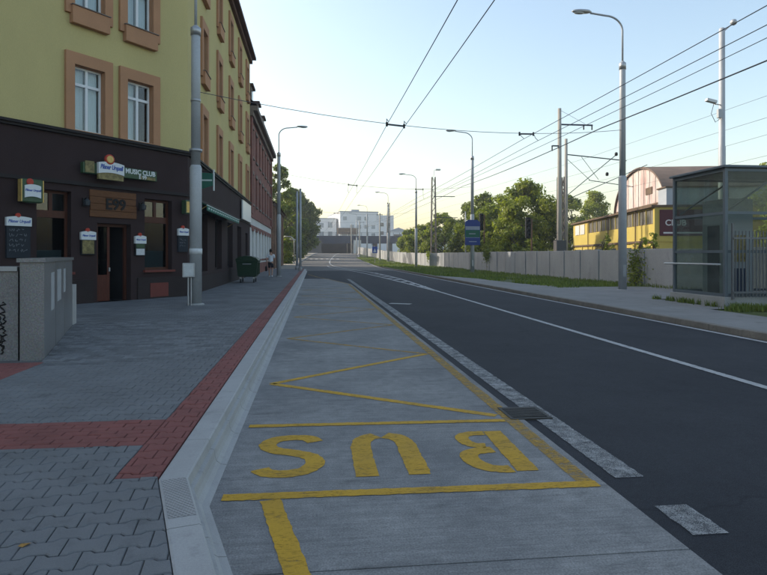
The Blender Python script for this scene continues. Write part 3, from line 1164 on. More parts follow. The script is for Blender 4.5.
def weed_pt():
    k = random.random()
    if k < .62:
        cx, cy, cr = random.choice(CLUMPS)
        return random.gauss(cx, cr), random.gauss(cy, cr), .1
    return random.gauss(15.7, .2), random.uniform(19, 33), .1


blades('weeds', 2300, weed_pt, .05, .22, 'grass_blade', 'straggling weeds along the foot of the glass pavilion and fence', .012)

# ------------------------------------------------------------------ yellow corner house
CX, CY = -4.3, 21.2
A = R(37.7)
# frames: (along, out, up) for the oblique face (along runs from the corner towards the camera) and the street face
TL = Matrix(((-math.sin(A), math.cos(A), 0, CX), (-math.cos(A), -math.sin(A), 0, CY), (0, 0, 1, 0), (0, 0, 0, 1)))
TS = Matrix(((0, 1, 0, CX), (1, 0, 0, CY), (0, 0, 1, 0), (0, 0, 0, 1)))


def wall(b, a0, a1, z0, z1, ops, depth=.25):
    """wall plane at out=0 with openings (a0,a1,z0,z1) and their reveals"""
    xs = sorted({a0, a1} | {q for o in ops for q in o[:2]})
    zs = sorted({z0, z1} | {q for o in ops for q in o[2:4]})
    for i in range(len(xs) - 1):
        for j in range(len(zs) - 1):
            mx, mz = (xs[i] + xs[i + 1]) / 2, (zs[j] + zs[j + 1]) / 2
            if any(o[0] < mx < o[1] and o[2] < mz < o[3] for o in ops):
                continue
            b.quad((xs[i], 0, zs[j]), (xs[i + 1], 0, zs[j]), (xs[i + 1], 0, zs[j + 1]), (xs[i], 0, zs[j + 1]))
    for o in ops:
        x0, x1, q0, q1 = o[:4]
        b.quad((x0, 0, q0), (x0, -depth, q0), (x0, -depth, q1), (x0, 0, q1))
        b.quad((x1, 0, q0), (x1, 0, q1), (x1, -depth, q1), (x1, -depth, q0))
        b.quad((x0, 0, q1), (x0, -depth, q1), (x1, -depth, q1), (x1, 0, q1))
        b.quad((x0, 0, q0), (x1, 0, q0), (x1, -depth, q0), (x0, -depth, q0))


def surround(T, parent, c, z0, z1, o0, o1, ow, w=1.46, out=.09, mat='orange_trim', depth=.25):
    """flat band round an opening: o0..o1 = opening in z, ow = opening width; with reveal lining"""
    b = MB(T)
    h = w / 2
    g = ow / 2
    b.box(c - h, c - g, -.01, out, z0, z1)
    b.box(c + g, c + h, -.01, out, z0, z1)
    b.box(c - g, c + g, -.01, out, o1, z1)
    if o0 > z0 + .01:
        b.box(c - g, c + g, -.01, out, z0, o0)
    # lining of the reveal, 4 mm inside the wall's own
    e = .004
    b.box(c - g + 0, c - g + e + .01, -depth, -.012, o0, o1)
    b.box(c + g - e - .01, c + g, -depth, -.012, o0, o1)
    b.box(c - g + .015, c + g - .015, -depth, -.012, o1 - .014, o1 - .001)
    return b.build('window_surround', mat, parent)


def casement(T, parent, c, o0, o1, ow, depth=.17, mat='white_frame', glass='glass', curtain=True, tilt=False, transom=.72, curtains=(1, 1)):
    g = ow / 2 - .016
    y0, y1 = -depth, -depth + .06
    fw = .055
    b = MB(T)
    zt = o0 + (o1 - o0) * transom
    b.box(c - g, c - g + fw, y0, y1, o0 + .001, o1 - .016)
    b.box(c + g - fw, c + g, y0, y1, o0 + .001, o1 - .016)
    b.box(c - g + fw, c + g - fw, y0, y1, o0 + .001, o0 + fw)
    b.box(c - g + fw, c + g - fw, y0, y1, o1 - fw - .016, o1 - .016)
    b.box(c - g + fw, c + g - fw, y0, y1 + .012, zt - .04, zt + .04)
    b.box(c - .04, c + .04, y0 + .002, y1 + .006, o0 + fw, zt - .04)
    b.box(c - .04, c + .04, y0 + .002, y1 + .006, zt + .04, o1 - fw - .016)
    wn = b.build('window', mat, parent)
    for x0, x1 in ((c - g + fw, c - .04), (c + .04, c + g - fw)):
        for q0, q1 in ((o0 + fw, zt - .04), (zt + .04, o1 - fw - .016)):
            MB(T).box(x0, x1, y0 + .022, y0 + .03, q0, q1).build('pane', glass, wn)
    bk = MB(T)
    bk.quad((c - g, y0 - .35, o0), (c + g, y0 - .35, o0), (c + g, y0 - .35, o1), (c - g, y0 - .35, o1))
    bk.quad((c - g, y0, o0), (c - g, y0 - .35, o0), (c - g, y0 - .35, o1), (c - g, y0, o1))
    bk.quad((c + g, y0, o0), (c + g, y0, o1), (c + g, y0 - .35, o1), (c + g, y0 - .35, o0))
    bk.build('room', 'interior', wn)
    if curtain:
        for k, (x0, x1) in enumerate(((c - g + .03, c - .02), (c + .02, c + g - .03))):
            if not curtains[k]:
                continue
            cb = MB(T)
            n = 22
            pr = None
            for i in range(n + 1):
                x = x0 + (x1 - x0) * i / n
                y = y0 - .09 + .018 * math.sin(i * 1.9)
                q = (cb.p((x, y, o0 + .03)), cb.p((x, y, o1 - .05)))
                if pr:
                    cb.f.append([pr[0], q[0], q[1], pr[1]])
                pr = q
            cb.build('curtain', 'curtain', wn, True)
    return wn


yh = thing('corner_house', 'yellow corner house with orange window surrounds and dark brown shop front', 'house', (CX, CY, KZ))
BAND = 5.13
EAVES = 14.75
OW = .94
SL = [1.92, 3.62, 7.6, 9.3, 12.9, 14.6]            # columns on the oblique face (from the corner)
SS = [3.0, 6.8, 10.6, 14.4, 18.2]                 # columns on the street face
LEN_L, LEN_S = 34.0, 20.1
floors = [(BAND, 7.37, 5.17, 7.03, None), (8.45, 10.70, 8.68, 10.35, 8.17), (11.75, 14.0, 11.98, 13.65, 11.47)]
for T, cols, ln, seen in ((TL, SL, LEN_L, 2), (TS, SS, LEN_S, 5)):
    ops = [(c - OW / 2, c + OW / 2, f[2], f[3]) for c in cols[:seen] for f in floors]
    b = MB(T)
    wall(b, 0, ln, BAND, EAVES, ops, .26)
    b.build('wall', 'yellow_wall', yh)
    for ci, c in enumerate(cols[:seen]):
        for fi, f in enumerate(floors):
            surround(T, yh, c, f[0] + (0.002 if fi == 0 else 0), f[1], f[2], f[3], OW)
            if f[4]:
                MB(T).box(c - .58, c + .58, .0, .17, f[4], f[2] - .015, .008).build('sill_box', 'orange_trim', yh)
                MB(T).box(c - .60, c + .60, .0, .20, f[2] - .014, f[2] + .012).build('sill', 'cornice', yh)
            casement(T, yh, c, f[2], f[3], OW, curtains=(1, 1) if (ci + fi) % 3 else (0, 1))
# eaves and tiled roof (both wings)
for T, ln in ((TL, LEN_L), (TS, LEN_S)):
    b = MB(T)
    x0 = -.25
    b.box(x0, ln, -.3, .18, EAVES - .25, EAVES)
    b.box(x0, ln, -.3, .42, EAVES, EAVES + .16)
    b.build('eaves', 'roof_dark', yh)
    b = MB(T)
    b.quad((x0, .42, EAVES + .165), (ln, .42, EAVES + .165), (ln, -5.5, 18.3), (x0 + 1, -5.5, 18.3))
    b.quad((x0 + 1, -5.5, 18.3), (ln, -5.5, 18.3), (ln, -11, EAVES), (x0 + 1, -11, EAVES))
    b.build('roof', 'roof_tile', yh)
# far gable of the street wing, rear walls
b = MB(TS)
b.poly([(LEN_S, 0, BAND), (LEN_S, -11, BAND), (LEN_S, -11, EAVES), (LEN_S, -5.5, 18.2), (LEN_S, 0, EAVES)])
b.quad((0, -11, 0), (LEN_S, -11, 0), (LEN_S, -11, EAVES), (0, -11, EAVES))
b.build('gable_wall', 'yellow_wall', yh)
b = MB(TL)
b.quad((-2, -11, 0), (LEN_L, -11, 0), (LEN_L, -11, EAVES), (-2, -11, EAVES))
b.poly([(LEN_L, 0, 0), (LEN_L, -11, 0), (LEN_L, -11, EAVES), (LEN_L, -5.5, 18.2), (LEN_L, 0, EAVES)])
b.build('gable_wall', 'yellow_wall', yh)

# dark shop floor: oblique face
lops = [(.66, 1.72, 1.12, 3.40), (2.22, 3.36, KZ, 2.55), (4.15, 5.12, 1.12, 3.40)]
b = MB(TL)
wall(b, 0, LEN_L, KZ - .1, BAND, lops, .32)
b.build('shop_wall', 'dark_wall', yh)
b = MB(TL)
b.box(-.05, LEN_L, .0, .16, BAND - .07, BAND + .003)
b.box(-.03, LEN_L, .0, .10, BAND - .14, BAND - .071)
b.box(-.02, LEN_L, .0, .07, 3.60, 3.70)
b.build('fascia_moulding', 'dark_trim', yh)
b = MB(TL)
b.box(-.02, 2.0, .0, .05, KZ - .05, .88)
b.box(3.50, LEN_L, .0, .05, KZ - .05, .88)
b.build('plinth', 'plinth', yh)
MB(TL).box(.85, 1.55, .045, .062, KZ + .05, .70).build('plinth_panel', 'plinth_red', yh)
for c0, c1 in ((.66, 1.72), (4.15, 5.12)):
    c = (c0 + c1) / 2
    b = MB(TL)
    q0, q1 = 1.12, 3.40
    zt = 2.74
    y0, y1 = -.26, -.19
    fw = .08
    b.box(c0, c0 + fw, y0, y1, q0, q1)
    b.box(c1 - fw, c1, y0, y1, q0, q1)
    b.box(c0 + fw, c1 - fw, y0, y1, q0, q0 + .08)
    b.box(c0 + fw, c1 - fw, y0, y1, q1 - .08, q1)
    b.box(c0 + fw, c1 - fw, y0, y1 + .03, zt - .1, zt + .1)
    b.box(c - .05, c + .05, y0, y1, zt + .1, q1 - .08)
    wn = b.build('shop_window', 'brown_frame', yh)
    MB(TL).box(c0 + fw, c1 - fw, y0 + .03, y0 + .04, q0 + .08, zt - .1).build('pane', 'shop_glass', wn)
    MB(TL).box(c0 + fw, c - .05, y0 + .03, y0 + .04, zt + .1, q1 - .08).build('pane', 'glass', wn)
    MB(TL).box(c + .05, c1 - fw, y0 + .03, y0 + .04, zt + .1, q1 - .08).build('pane', 'glass', wn)
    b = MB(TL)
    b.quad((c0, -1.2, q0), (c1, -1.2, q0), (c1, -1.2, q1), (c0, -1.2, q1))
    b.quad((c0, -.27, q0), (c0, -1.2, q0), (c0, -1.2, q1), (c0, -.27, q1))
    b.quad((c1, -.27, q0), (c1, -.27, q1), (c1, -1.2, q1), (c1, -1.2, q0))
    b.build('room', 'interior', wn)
    MB(TL).box(c0 + .1, c1 - .1, -.34, -.33, q0 + .08, q0 + .62).build('cafe_curtain', 'curtain', wn)
    MB(TL).box(c0 - .06, c1 + .06, .0, .10, q0 - .07, q0 - .002).build('sill', 'plinth_red', yh)
# door of the pub
b = MB(TL)
b.box(2.22, 2.30, -.3, -.22, KZ, 2.55)
b.box(3.26, 3.36, -.3, -.12, KZ, 2.55)
b.box(2.30, 3.26, -.3, -.22, 2.46, 2.55)
dr = b.build('door_frame', 'brown_frame', yh)
dl = MB(TL)
dl.box(2.78, 3.25, -.29, -.25, KZ + .01, 1.0)
dl.box(2.78, 2.86, -.29, -.25, 1.0, 2.45)
dl.box(3.17, 3.25, -.29, -.25, 1.0, 2.45)
d1 = dl.build('door_leaf', 'door_wood', yh)
MB(TL).box(2.86, 3.17, -.275, -.268, 1.0, 2.45).build('pane', 'shop_glass', d1)
MB(TL).box(2.80, 2.83, -.25, -.19, 1.1, 1.22, .006).build('handle', 'galv', d1)
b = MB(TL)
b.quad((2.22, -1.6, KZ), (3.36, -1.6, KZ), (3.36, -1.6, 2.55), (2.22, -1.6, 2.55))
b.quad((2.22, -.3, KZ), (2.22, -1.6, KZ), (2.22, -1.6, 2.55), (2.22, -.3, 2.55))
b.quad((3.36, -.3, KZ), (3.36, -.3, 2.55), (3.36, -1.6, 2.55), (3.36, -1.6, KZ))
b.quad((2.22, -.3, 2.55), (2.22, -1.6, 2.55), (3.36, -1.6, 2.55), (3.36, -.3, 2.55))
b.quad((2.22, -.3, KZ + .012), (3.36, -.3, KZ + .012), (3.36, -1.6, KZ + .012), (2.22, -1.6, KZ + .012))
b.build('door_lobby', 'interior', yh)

# dark shop floor: street face
sops = []
for c in SS:
    sops.append((c - 1.05, c + .85, .95, 3.25))
sops[-1] = (SS[-1] - .8, SS[-1] + .5, KZ, 3.0)
b = MB(TS)
wall(b, 0, LEN_S, KZ - .1, BAND, sops, .35)
b.build('shop_wall', 'dark_wall', yh)
b = MB(TS)
b.box(-.03, LEN_S, .0, .13, BAND - .06, BAND + .002)
b.box(-.02, LEN_S, .0, .08, BAND - .13, BAND - .061)
b.box(0, LEN_S, .0, .06, 3.62, 3.70)
b.build('fascia_moulding', 'dark_trim', yh)
b = MB(TS)
b.box(0, SS[-1] - .9, .0, .05, KZ - .05, .80)
b.build('plinth', 'plinth', yh)
for k, (c0, c1, q0, q1) in enumerate(sops):
    b = MB(TS)
    y0, y1 = -.3, -.22
    b.box(c0, c0 + .07, y0, y1, q0, q1)
    b.box(c1 - .07, c1, y0, y1, q0, q1)
    b.box(c0 + .07, c1 - .07, y0, y1, q1 - .07, q1)
    b.box(c0 + .07, c1 - .07, y0, y1, q0, q0 + .07)
    b.box((c0 + c1) / 2 - .04, (c0 + c1) / 2 + .04, y0 + .002, y1 - .002, q0 + .07, q1 - .07)
    wn = b.build('shop_window' if k < 4 else 'side_door', 'dark_trim', yh)
    for a0, a1 in ((c0 + .07, (c0 + c1) / 2 - .04), ((c0 + c1) / 2 + .04, c1 - .07)):
        MB(TS).box(a0, a1, y0 + .03, y0 + .04, q0 + .07, q1 - .07).build('pane', 'shop_glass', wn)
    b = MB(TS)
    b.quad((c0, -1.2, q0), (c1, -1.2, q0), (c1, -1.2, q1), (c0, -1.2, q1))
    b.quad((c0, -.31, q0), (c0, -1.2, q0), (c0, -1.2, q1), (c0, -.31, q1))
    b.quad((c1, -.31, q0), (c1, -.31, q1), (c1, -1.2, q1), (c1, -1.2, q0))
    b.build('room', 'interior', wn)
    if k < 4:
        MB(TS).box(c0 + .25, c0 + .62, -.34, -.335, q0 + .4, q0 + 1.5).build('poster', 'sticker', wn)

# ---- things hanging on the house
TLg = TL @ Matrix(((-1, 0, 0, 0), (0, 0, 1, 0), (0, 1, 0, 0), (0, 0, 0, 1)))   # letters: right runs towards the corner


def TLt(s, z, out):
    return TL @ Matrix.Translation((s, out, z)) @ Matrix(((-1, 0, 0, 0), (0, 0, 1, 0), (0, 1, 0, 0), (0, 0, 0, 1)))


def lpos(s, out, z):
    return TL @ Vector((s, out, z))


def arch_board(b, s0, s1, z0, z1, y0, y1, rise, n=8, low=0.0):
    """board with a bowed top edge (and bottom edge bowed by low)"""
    pts = []
    for k in range(n + 1):
        t = k / n
        pts.append((s0 + (s1 - s0) * t, z0 + low * 4 * t * (1 - t)))
    for k in range(n, -1, -1):
        t = k / n
        pts.append((s0 + (s1 - s0) * t, z1 + rise * 4 * t * (1 - t)))
    a = [b.p((x, y0, z)) for x, z in pts]
    c = [b.p((x, y1, z)) for x, z in pts]
    b.f.append(a)
    b.f.append(c[::-1])
    m = len(pts)
    for k in range(m):
        b.f.append([a[k], c[k], c[(k + 1) % m], a[(k + 1) % m]])


bs = thing('beer_sign', 'long green and white beer sign box above the pub door with pub name', 'sign', lpos(2.7, .1, 4.1))
MB(TL).box(1.42, 3.92, .075, .20, 3.95, 4.27, .015).build('sign_box', 'sign_green', bs)
MB(TL).box(3.58, 3.86, .195, .215, 3.98, 4.31).build('barley_panel', 'sign_tan', bs)
MB(TL).box(1.48, 2.05, .195, .207, 3.97, 4.06).build('barley_panel', 'sign_tan', bs)
b = MB(TL)
arch_board(b, 2.68, 3.50, 3.82, 4.02, .21, .29, .04)
b.build('shield_base', 'sign_tan', bs)
b = MB(TL)
arch_board(b, 2.67, 3.51, 3.98, 4.30, .22, .31, .05, low=.05)
sb = b.build('white_shield', 'sign_white', bs)
text_part('lettering', 'Pilsner Urquell', .19, 'sign_blue', sb, TLt(3.09, 4.185, .313), .004, .005, .25, .64)
b = MB(TL @ Matrix.Translation((3.15, .315, 4.42)) @ Matrix.Rotation(R(-90), 4, 'X'))
b.lathe((0, 0, 0), [(.15, -.06), (.15, .0), (.12, .012)], 20)
sl_ = b.build('seal', 'sign_red', bs)
MB(TL @ Matrix.Translation((3.15, .33, 4.42)) @ Matrix.Rotation(R(-90), 4, 'X')).lathe((0, 0, 0), [(.11, -.01), (.11, .0), (.085, .008)], 20).build('seal_face', 'sign_gold', sl_)
text_part('lettering', 'MUSIC CLUB', .205, 'sign_white', bs, TLt(2.02, 4.165, .204), .004, .006, 0, .93)
text_part('lettering', 'E 99', .16, 'sign_white', bs, TLt(1.95, 4.02, .212), .004, .003, 0, 1)

wp = thing('wooden_name_board', 'brown wooden plank board with black E99 over the pub door', 'sign', lpos(2.8, .05, 3.1))
for k in range(4):
    z0 = 2.72 + k * .2
    MB(TL).box(2.06 + random.uniform(-.015, .015), 3.60 + random.uniform(-.015, .015), .004, .045 + random.uniform(-.004, .004), z0 + .004, z0 + .196, .006).build('plank', 'wood', wp)
text_part('lettering', 'E99', .46, 'lettering_dark', wp, TLt(2.78, 3.11, .058), .008, .012, 0, 1)

wl = thing('wall_lamp', 'small black wall lamp left of the wooden name board', 'lamp', lpos(3.78, .05, 3.1))
MB(TL).box(3.74, 3.82, 0, .04, 3.0, 3.25, .006).build('back_plate', 'black', wl)
MB(TL).tube([(3.78, .04, 3.2), (3.78, .16, 3.26), (3.78, .18, 3.2)], .014, 6).build('bracket', 'black', wl)
b = MB(TL)
b.lathe((3.78, .18, 3.0), [(.03, 0), (.075, .03), (.085, .16), (.03, .21)], 10)
b.build('lantern', 'dark_glass', wl)
w2 = thing('wall_lamp', 'small black wall lamp right of the wooden name board', 'lamp', lpos(1.9, .05, 3.1))
for ch in list(wl.children):
    c = ch.copy()
    COL.objects.link(c)
    c.parent = w2


def menu_box(s, z0, z1, w, label, mat_body='black', tall=False):
    m = thing('menu_case', label, 'sign', lpos(s, .05, z0))
    MB(TL).box(s - w / 2, s + w / 2, .0, .07, z0, z1 - .2, .01).build('case', mat_body, m)
    b = MB(TL)
    arch_board(b, s - w / 2 - .02, s + w / 2 + .02, z1 - .24, z1 - .02, .02, .1, .035)
    h = b.build('white_header', 'sign_white', m)
    text_part('lettering', 'Pilsner Urquell', w * .19, 'sign_blue', h, TLt(s, z1 - .12, .103), .002, .002, .25, .82)
    MB(TL @ Matrix.Translation((s + .02, .09, z1 + .03)) @ Matrix.Rotation(R(-90), 4, 'X')).lathe((0, 0, 0), [(.07, -.04), (.07, 0), (.05, .01)], 14).build('seal', 'sign_red', m)
    return m


def scribble(m, s, w, ztop, n, pitch):
    """lines of chalk handwriting, too small to read"""
    rg = random.Random(int(s * 100))
    for k in range(n):
        z = ztop - k * pitch
        x = s + w / 2
        e = s - w / 2 + rg.uniform(0, w * .3)
        b = MB(TL)
        pts = []
        while x > e:
            pts.append((x, .0745, z + rg.uniform(-.35, .35) * pitch * .9))
            x -= rg.uniform(.006, .02)
            if rg.random() < .12 and len(pts) > 2:
                b.tube(pts, .0038, 4)
                pts = []
                x -= .03
        if len(pts) > 1:
            b.tube(pts, .0038, 4)
        stuff(b.build('chalk_line', 'chalk', m))


m = menu_box(3.68, 1.60, 2.28, .42, 'lit menu case with white header left of the pub door')
MB(TL).box(3.50, 3.86, .068, .078, 1.64, 2.02).build('menu_sheet', 'sign_tan', m)
m = menu_box(1.93, 1.57, 2.20, .36, 'menu case with white header between the pub door and window')
MB(TL).box(1.78, 2.08, .068, .078, 1.60, 1.80).build('menu_sheet', 'sticker', m)
MB(TL).box(1.78, 2.08, .068, .078, 1.82, 1.95).build('menu_sheet', 'sign_green', m)
m = menu_box(.25, 1.70, 2.50, .40, 'chalkboard with white header at the house corner behind the lamp post', 'chalkboard')
scribble(m, .25, .30, 2.12, 3, .1)
m = menu_box(5.62, 1.52, 2.60, .60, 'chalkboard with white header left of the left pub window', 'chalkboard')
scribble(m, 5.62, .48, 2.26, 5, .135)

ls = thing('lantern_sign', 'projecting lit beer sign box with green edges on the left pub wall', 'sign', lpos(5.4, .3, 3.3))
MB(TL).tube([(5.38, 0, 3.5), (5.38, .12, 3.5)], .025, 6).build('bracket', 'black', ls)
MB(TL).box(5.12, 5.66, .12, .30, 2.98, 3.60, .03).build('case', 'sign_green', ls)
b = MB(TL)
arch_board(b, 5.18, 5.60, 3.1, 3.42, .29, .33, .04, low=.04)
h = b.build('white_shield', 'sign_white', ls)
text_part('lettering', 'Pilsner Urquell', .085, 'sign_blue', h, TLt(5.39, 3.3, .333), .002, .002, .25, .8)
MB(TL @ Matrix.Translation((5.46, .32, 3.52)) @ Matrix.Rotation(R(-90), 4, 'X')).lathe((0, 0, 0), [(.09, -.04), (.09, 0), (.06, .012)], 16).build('seal', 'sign_red', ls)
for s_ in (5.11, 5.67):
    MB(TL).box(s_ - .012, s_ + .012, .14, .31, 3.0, 3.58).build('gold_edge', 'sign_gold', ls)
l2 = thing('lantern_sign', 'small gold edged beer sign near the house corner above the chalkboard', 'sign', lpos(.2, .3, 3.2))
MB(TL).tube([(.22, 0, 3.3), (.22, .1, 3.3)], .025, 6).build('bracket', 'black', l2)
MB(TL).box(.12, .34, .1, .3, 2.98, 3.45, .02).build('case', 'sign_green', l2)
MB(TL).box(.15, .31, .3, .31, 3.03, 3.4).build('gold_face', 'sign_gold', l2)

aw = thing('awning', 'narrow green striped awning with pale edge along the street shop front', 'awning', (CX + .3, CY + 5, 3.5))
b = MB(TS)
b.quad((.5, .02, 3.60), (9.6, .02, 3.60), (9.6, .55, 3.36), (.5, .55, 3.36))
b.quad((.5, .02, 3.585), (.5, .55, 3.345), (9.6, .55, 3.345), (9.6, .02, 3.585))
b.quad((.5, .02, 3.60), (.5, .55, 3.36), (.5, .55, 3.345), (.5, .02, 3.585))
b.build('canopy', 'awning', aw)
b = MB(TS)
n = 45
for k in range(n):
    x0 = .5 + 9.1 * k / n
    x1 = .5 + 9.1 * (k + 1) / n
    xm = (x0 + x1) / 2
    b.poly([(x0, .552, 3.36), (x1, .552, 3.36), (x1, .556, 3.20), (xm, .556, 3.15), (x0, .556, 3.20)])
b.build('valance', 'awning', aw)
MB(TS).box(.48, 9.62, .545, .575, 3.345, 3.375).build('front_bar', 'awning_white', aw)
for k in range(18):
    x = .8 + k * .5
    MB(TS).box(x, x + .26, .558, .563, 3.24, 3.30).build('valance_mark', 'awning_white', aw)
for x in (.6, 9.5):
    MB(TS).tube([(x, .0, 3.0), (x, .54, 3.34)], .014, 6).build('arm', 'sign_gold', aw)

fs = thing('flag_sign', 'green projecting flag sign with white edge high on the house corner', 'sign', (CX, CY + 1.3, 4.3))
MB(TS).tube([(1.3, 0, 4.68), (1.3, .72, 4.62)], .018, 6).build('bracket', 'black', fs)
b = MB(TS)
for dy in (-.012, .012):
    b.poly([(1.3 + dy, .04, 4.62), (1.3 + dy, .64, 4.58), (1.3 + dy, .64, 4.14), (1.3 + dy, .04, 3.95)])
b.quad((1.288, .04, 4.62), (1.312, .04, 4.62), (1.312, .64, 4.58), (1.288, .64, 4.58))
b.quad((1.288, .04, 3.95), (1.288, .64, 4.14), (1.312, .64, 4.14), (1.312, .04, 3.95))
b.build('board', 'awning', fs)
MB(TS).box(1.28, 1.32, .641, .69, 3.95, 4.72, .004).build('white_edge', 'sign_white', fs)
MB(TS).box(1.284, 1.316, .06, .60, 4.30, 4.36).build('pale_stripe', 'awning_white', fs)
wpn = thing('white_sign_panel', 'blank white sign panel on the dark shop fascia', 'sign', (CX, CY + 17, 4.3))
MB(TS).box(14.7, 19.3, .085, .16, 3.72, 4.84, .01).build('panel', 'sign_white', wpn)
b = MB(TS)
for z in (3.71, 4.825):
    b.box(14.68, 19.32, .07, .17, z, z + .03)
b.build('trim', 'galv', wpn)

# ------------------------------------------------------------------ houses further down and out of frame
rb = thing('brick_house', 'red brick house with pale ground floor beyond the yellow corner house', 'house', (CX, 41.3, KZ))
TB = Matrix(((0, 1, 0, CX), (1, 0, 0, 41.35), (0, 0, 1, 0), (0, 0, 0, 1)))
LB = 20.0
cols = [1.8 + 2.75 * k for k in range(7)]
bops = [(c - .55, c + .55, 5.2, 7.3) for c in cols] + [(c - .55, c + .55, 8.5, 10.5) for c in cols]
b = MB(TB)
wall(b, 0, LB, 4.3, 11.4, bops, .2)
b.quad((LB, 0, KZ), (LB, -12, KZ), (LB, -12, 11.4), (LB, 0, 11.4))
b.quad((0, -12, KZ), (LB, -12, KZ), (LB, -12, 11.4), (0, -12, 11.4))
b.build('wall', 'brick_red', rb)
gops = [(c - .6, c + .6, 1.3, 3.3) for c in cols]
b = MB(TB)
wall(b, 0, LB, KZ - .1, 4.3, gops, .2)
b.build('ground_floor_wall', 'plaster_white', rb)
b = MB(TB)
b.box(0, LB, 0, .07, 4.2, 4.45)
b.box(0, LB, 0, .05, 3.5, 3.68)
b.box(0, LB, 0, .07, KZ - .05, 1.0)
b.build('red_band', 'brick_red', rb)
b = MB(TB)
b.box(-.02, LB + .3, -.2, .22, 11.05, 11.4)
b.box(-.02, LB + .45, -.2, .5, 11.4, 11.72)
b.build('cornice', 'cornice', rb)
for c in cols:
    for q0, q1, mt in ((1.3, 3.3, 0), (5.2, 7.3, 1), (8.5, 10.5, 1)):
        ww = .6 if mt == 0 else .55
        MB(TB).box(c - ww - .12, c + ww + .12, .0, .06, q1, q1 + .25).build('window_lintel', 'cornice' if mt else 'brick_red', rb)
        MB(TB).box(c - ww - .12, c + ww + .12, .0, .1, q0 - .14, q0 - .002).build('window_sill', 'cornice' if mt else 'brick_red', rb)
        b = MB(TB)
        b.box(c - ww, c - ww + .07, -.18, -.12, q0, q1)
        b.box(c + ww - .07, c + ww, -.18, -.12, q0, q1)
        b.box(c - .035, c + .035, -.18, -.12, q0, q1)
        b.box(c - ww + .07, c - .035, -.18, -.12, q1 - .65, q1 - .58)
        b.box(c + .035, c + ww - .07, -.18, -.12, q1 - .65, q1 - .58)
        wn = b.build('window', 'white_frame', rb)
        MB(TB).box(c - ww, c + ww, -.165, -.155, q0, q1).build('pane', 'dark_glass', wn)
for k in range(8):
    x = cols[0] - 1.375 + k * 2.75
    if k in (0, 7):
        MB(TB).box(max(0, x - .3), x + .5, .0, .12, 4.46, 11.04).build('pilaster', 'brick_red', rb)
b = MB(TB)
b.quad((0, .5, 11.72), (LB + .45, .5, 11.72), (LB - 4.5, -5.2, 17.6), (0, -5.2, 17.6))
b.poly([(LB + .45, .5, 11.72), (LB + .45, -12, 11.72), (LB - 4.5, -5.2, 17.6)])
b.quad((0, -5.2, 17.6), (LB - 4.5, -5.2, 17.6), (LB + .45, -12, 11.72), (0, -12, 11.72))
b.build('roof', 'roof_dark', rb)
for c in (3.0, 8.0, 13.0):
    b = MB(TB)
    b.box(c - .7, c + .7, -2.2, -.15, 12.3, 13.7)
    d = b.build('dormer', 'cornice', rb)
    MB(TB).box(c - .85, c + .85, -2.3, .0, 13.7, 13.85).build('dormer_roof', 'roof_dark', d)
    MB(TB).box(c - .45, c + .45, -.16, -.13, 12.6, 13.5).build('dormer_pane', 'dark_glass', d)

lb = thing('low_brick_house', 'low brown brick building past the side street on the left', 'house', (-4.4, 66, .1))
TLB = Matrix(((0, 1, 0, -4.4), (1, 0, 0, 66.5), (0, 0, 1, 0), (0, 0, 0, 1)))
lc = [2 + 3.6 * k for k in range(6)]
b = MB(TLB)
wall(b, 0, 21, 0, 7.2, [(c - .7, c + .7, 2.0, 5.2) for c in lc], .25)
b.quad((0, 0, 0), (0, -4.8, 0), (0, -4.8, 7.2), (0, 0, 7.2))
b.poly([(0, 0, 7.2), (0, -4.8, 7.2), (0, -2.4, 8.9)])
b.quad((21, 0, 0), (21, 0, 7.2), (21, -4.8, 7.2), (21, -4.8, 0))
b.build('wall', 'brick_brown', lb)
b = MB(TLB)
b.box(-.1, 21.1, 0, .25, 7.0, 7.3)
b.build('cornice', 'cornice', lb)
for c in lc:
    MB(TLB).box(c - 1.75, c - 1.35, 0, .15, 0, 6.98).build('pilaster', 'brick_brown', lb)
    b = MB(TLB)
    b.box(c - .7, c - .62, -.22, -.16, 2, 5.2)
    b.box(c + .62, c + .7, -.22, -.16, 2, 5.2)
    b.box(c - .04, c + .04, -.22, -.16, 2, 5.2)
    b.box(c - .62, c + .62, -.21, -.17, 3.9, 4.0)
    wn = b.build('window', 'white_frame', lb)
    MB(TLB).box(c - .7, c + .7, -.20, -.19, 2, 5.2).build('pane', 'dark_glass', wn)
b = MB(TLB)
b.quad((-.3, .5, 7.15), (21.3, .5, 7.15), (21.3, -2.4, 9.1), (-.3, -2.4, 9.1))
b.quad((-.3, -2.4, 9.1), (21.3, -2.4, 9.1), (21.3, -5.2, 7.15), (-.3, -5.2, 7.15))
b.build('roof', 'roof_tile', lb)

MB(TLB).box(-1.3, 20.5, -13, -5.3, 0, 18.8).build('shade_block', 'brick_brown', lb)  # unseen block with roof slab, added and raised to shade the concrete fence
MB(TLB).box(-1.6, 20.8, -13.3, -5.0, 18.801, 19.1).build('shade_block_roof', 'roof_dark', lb)

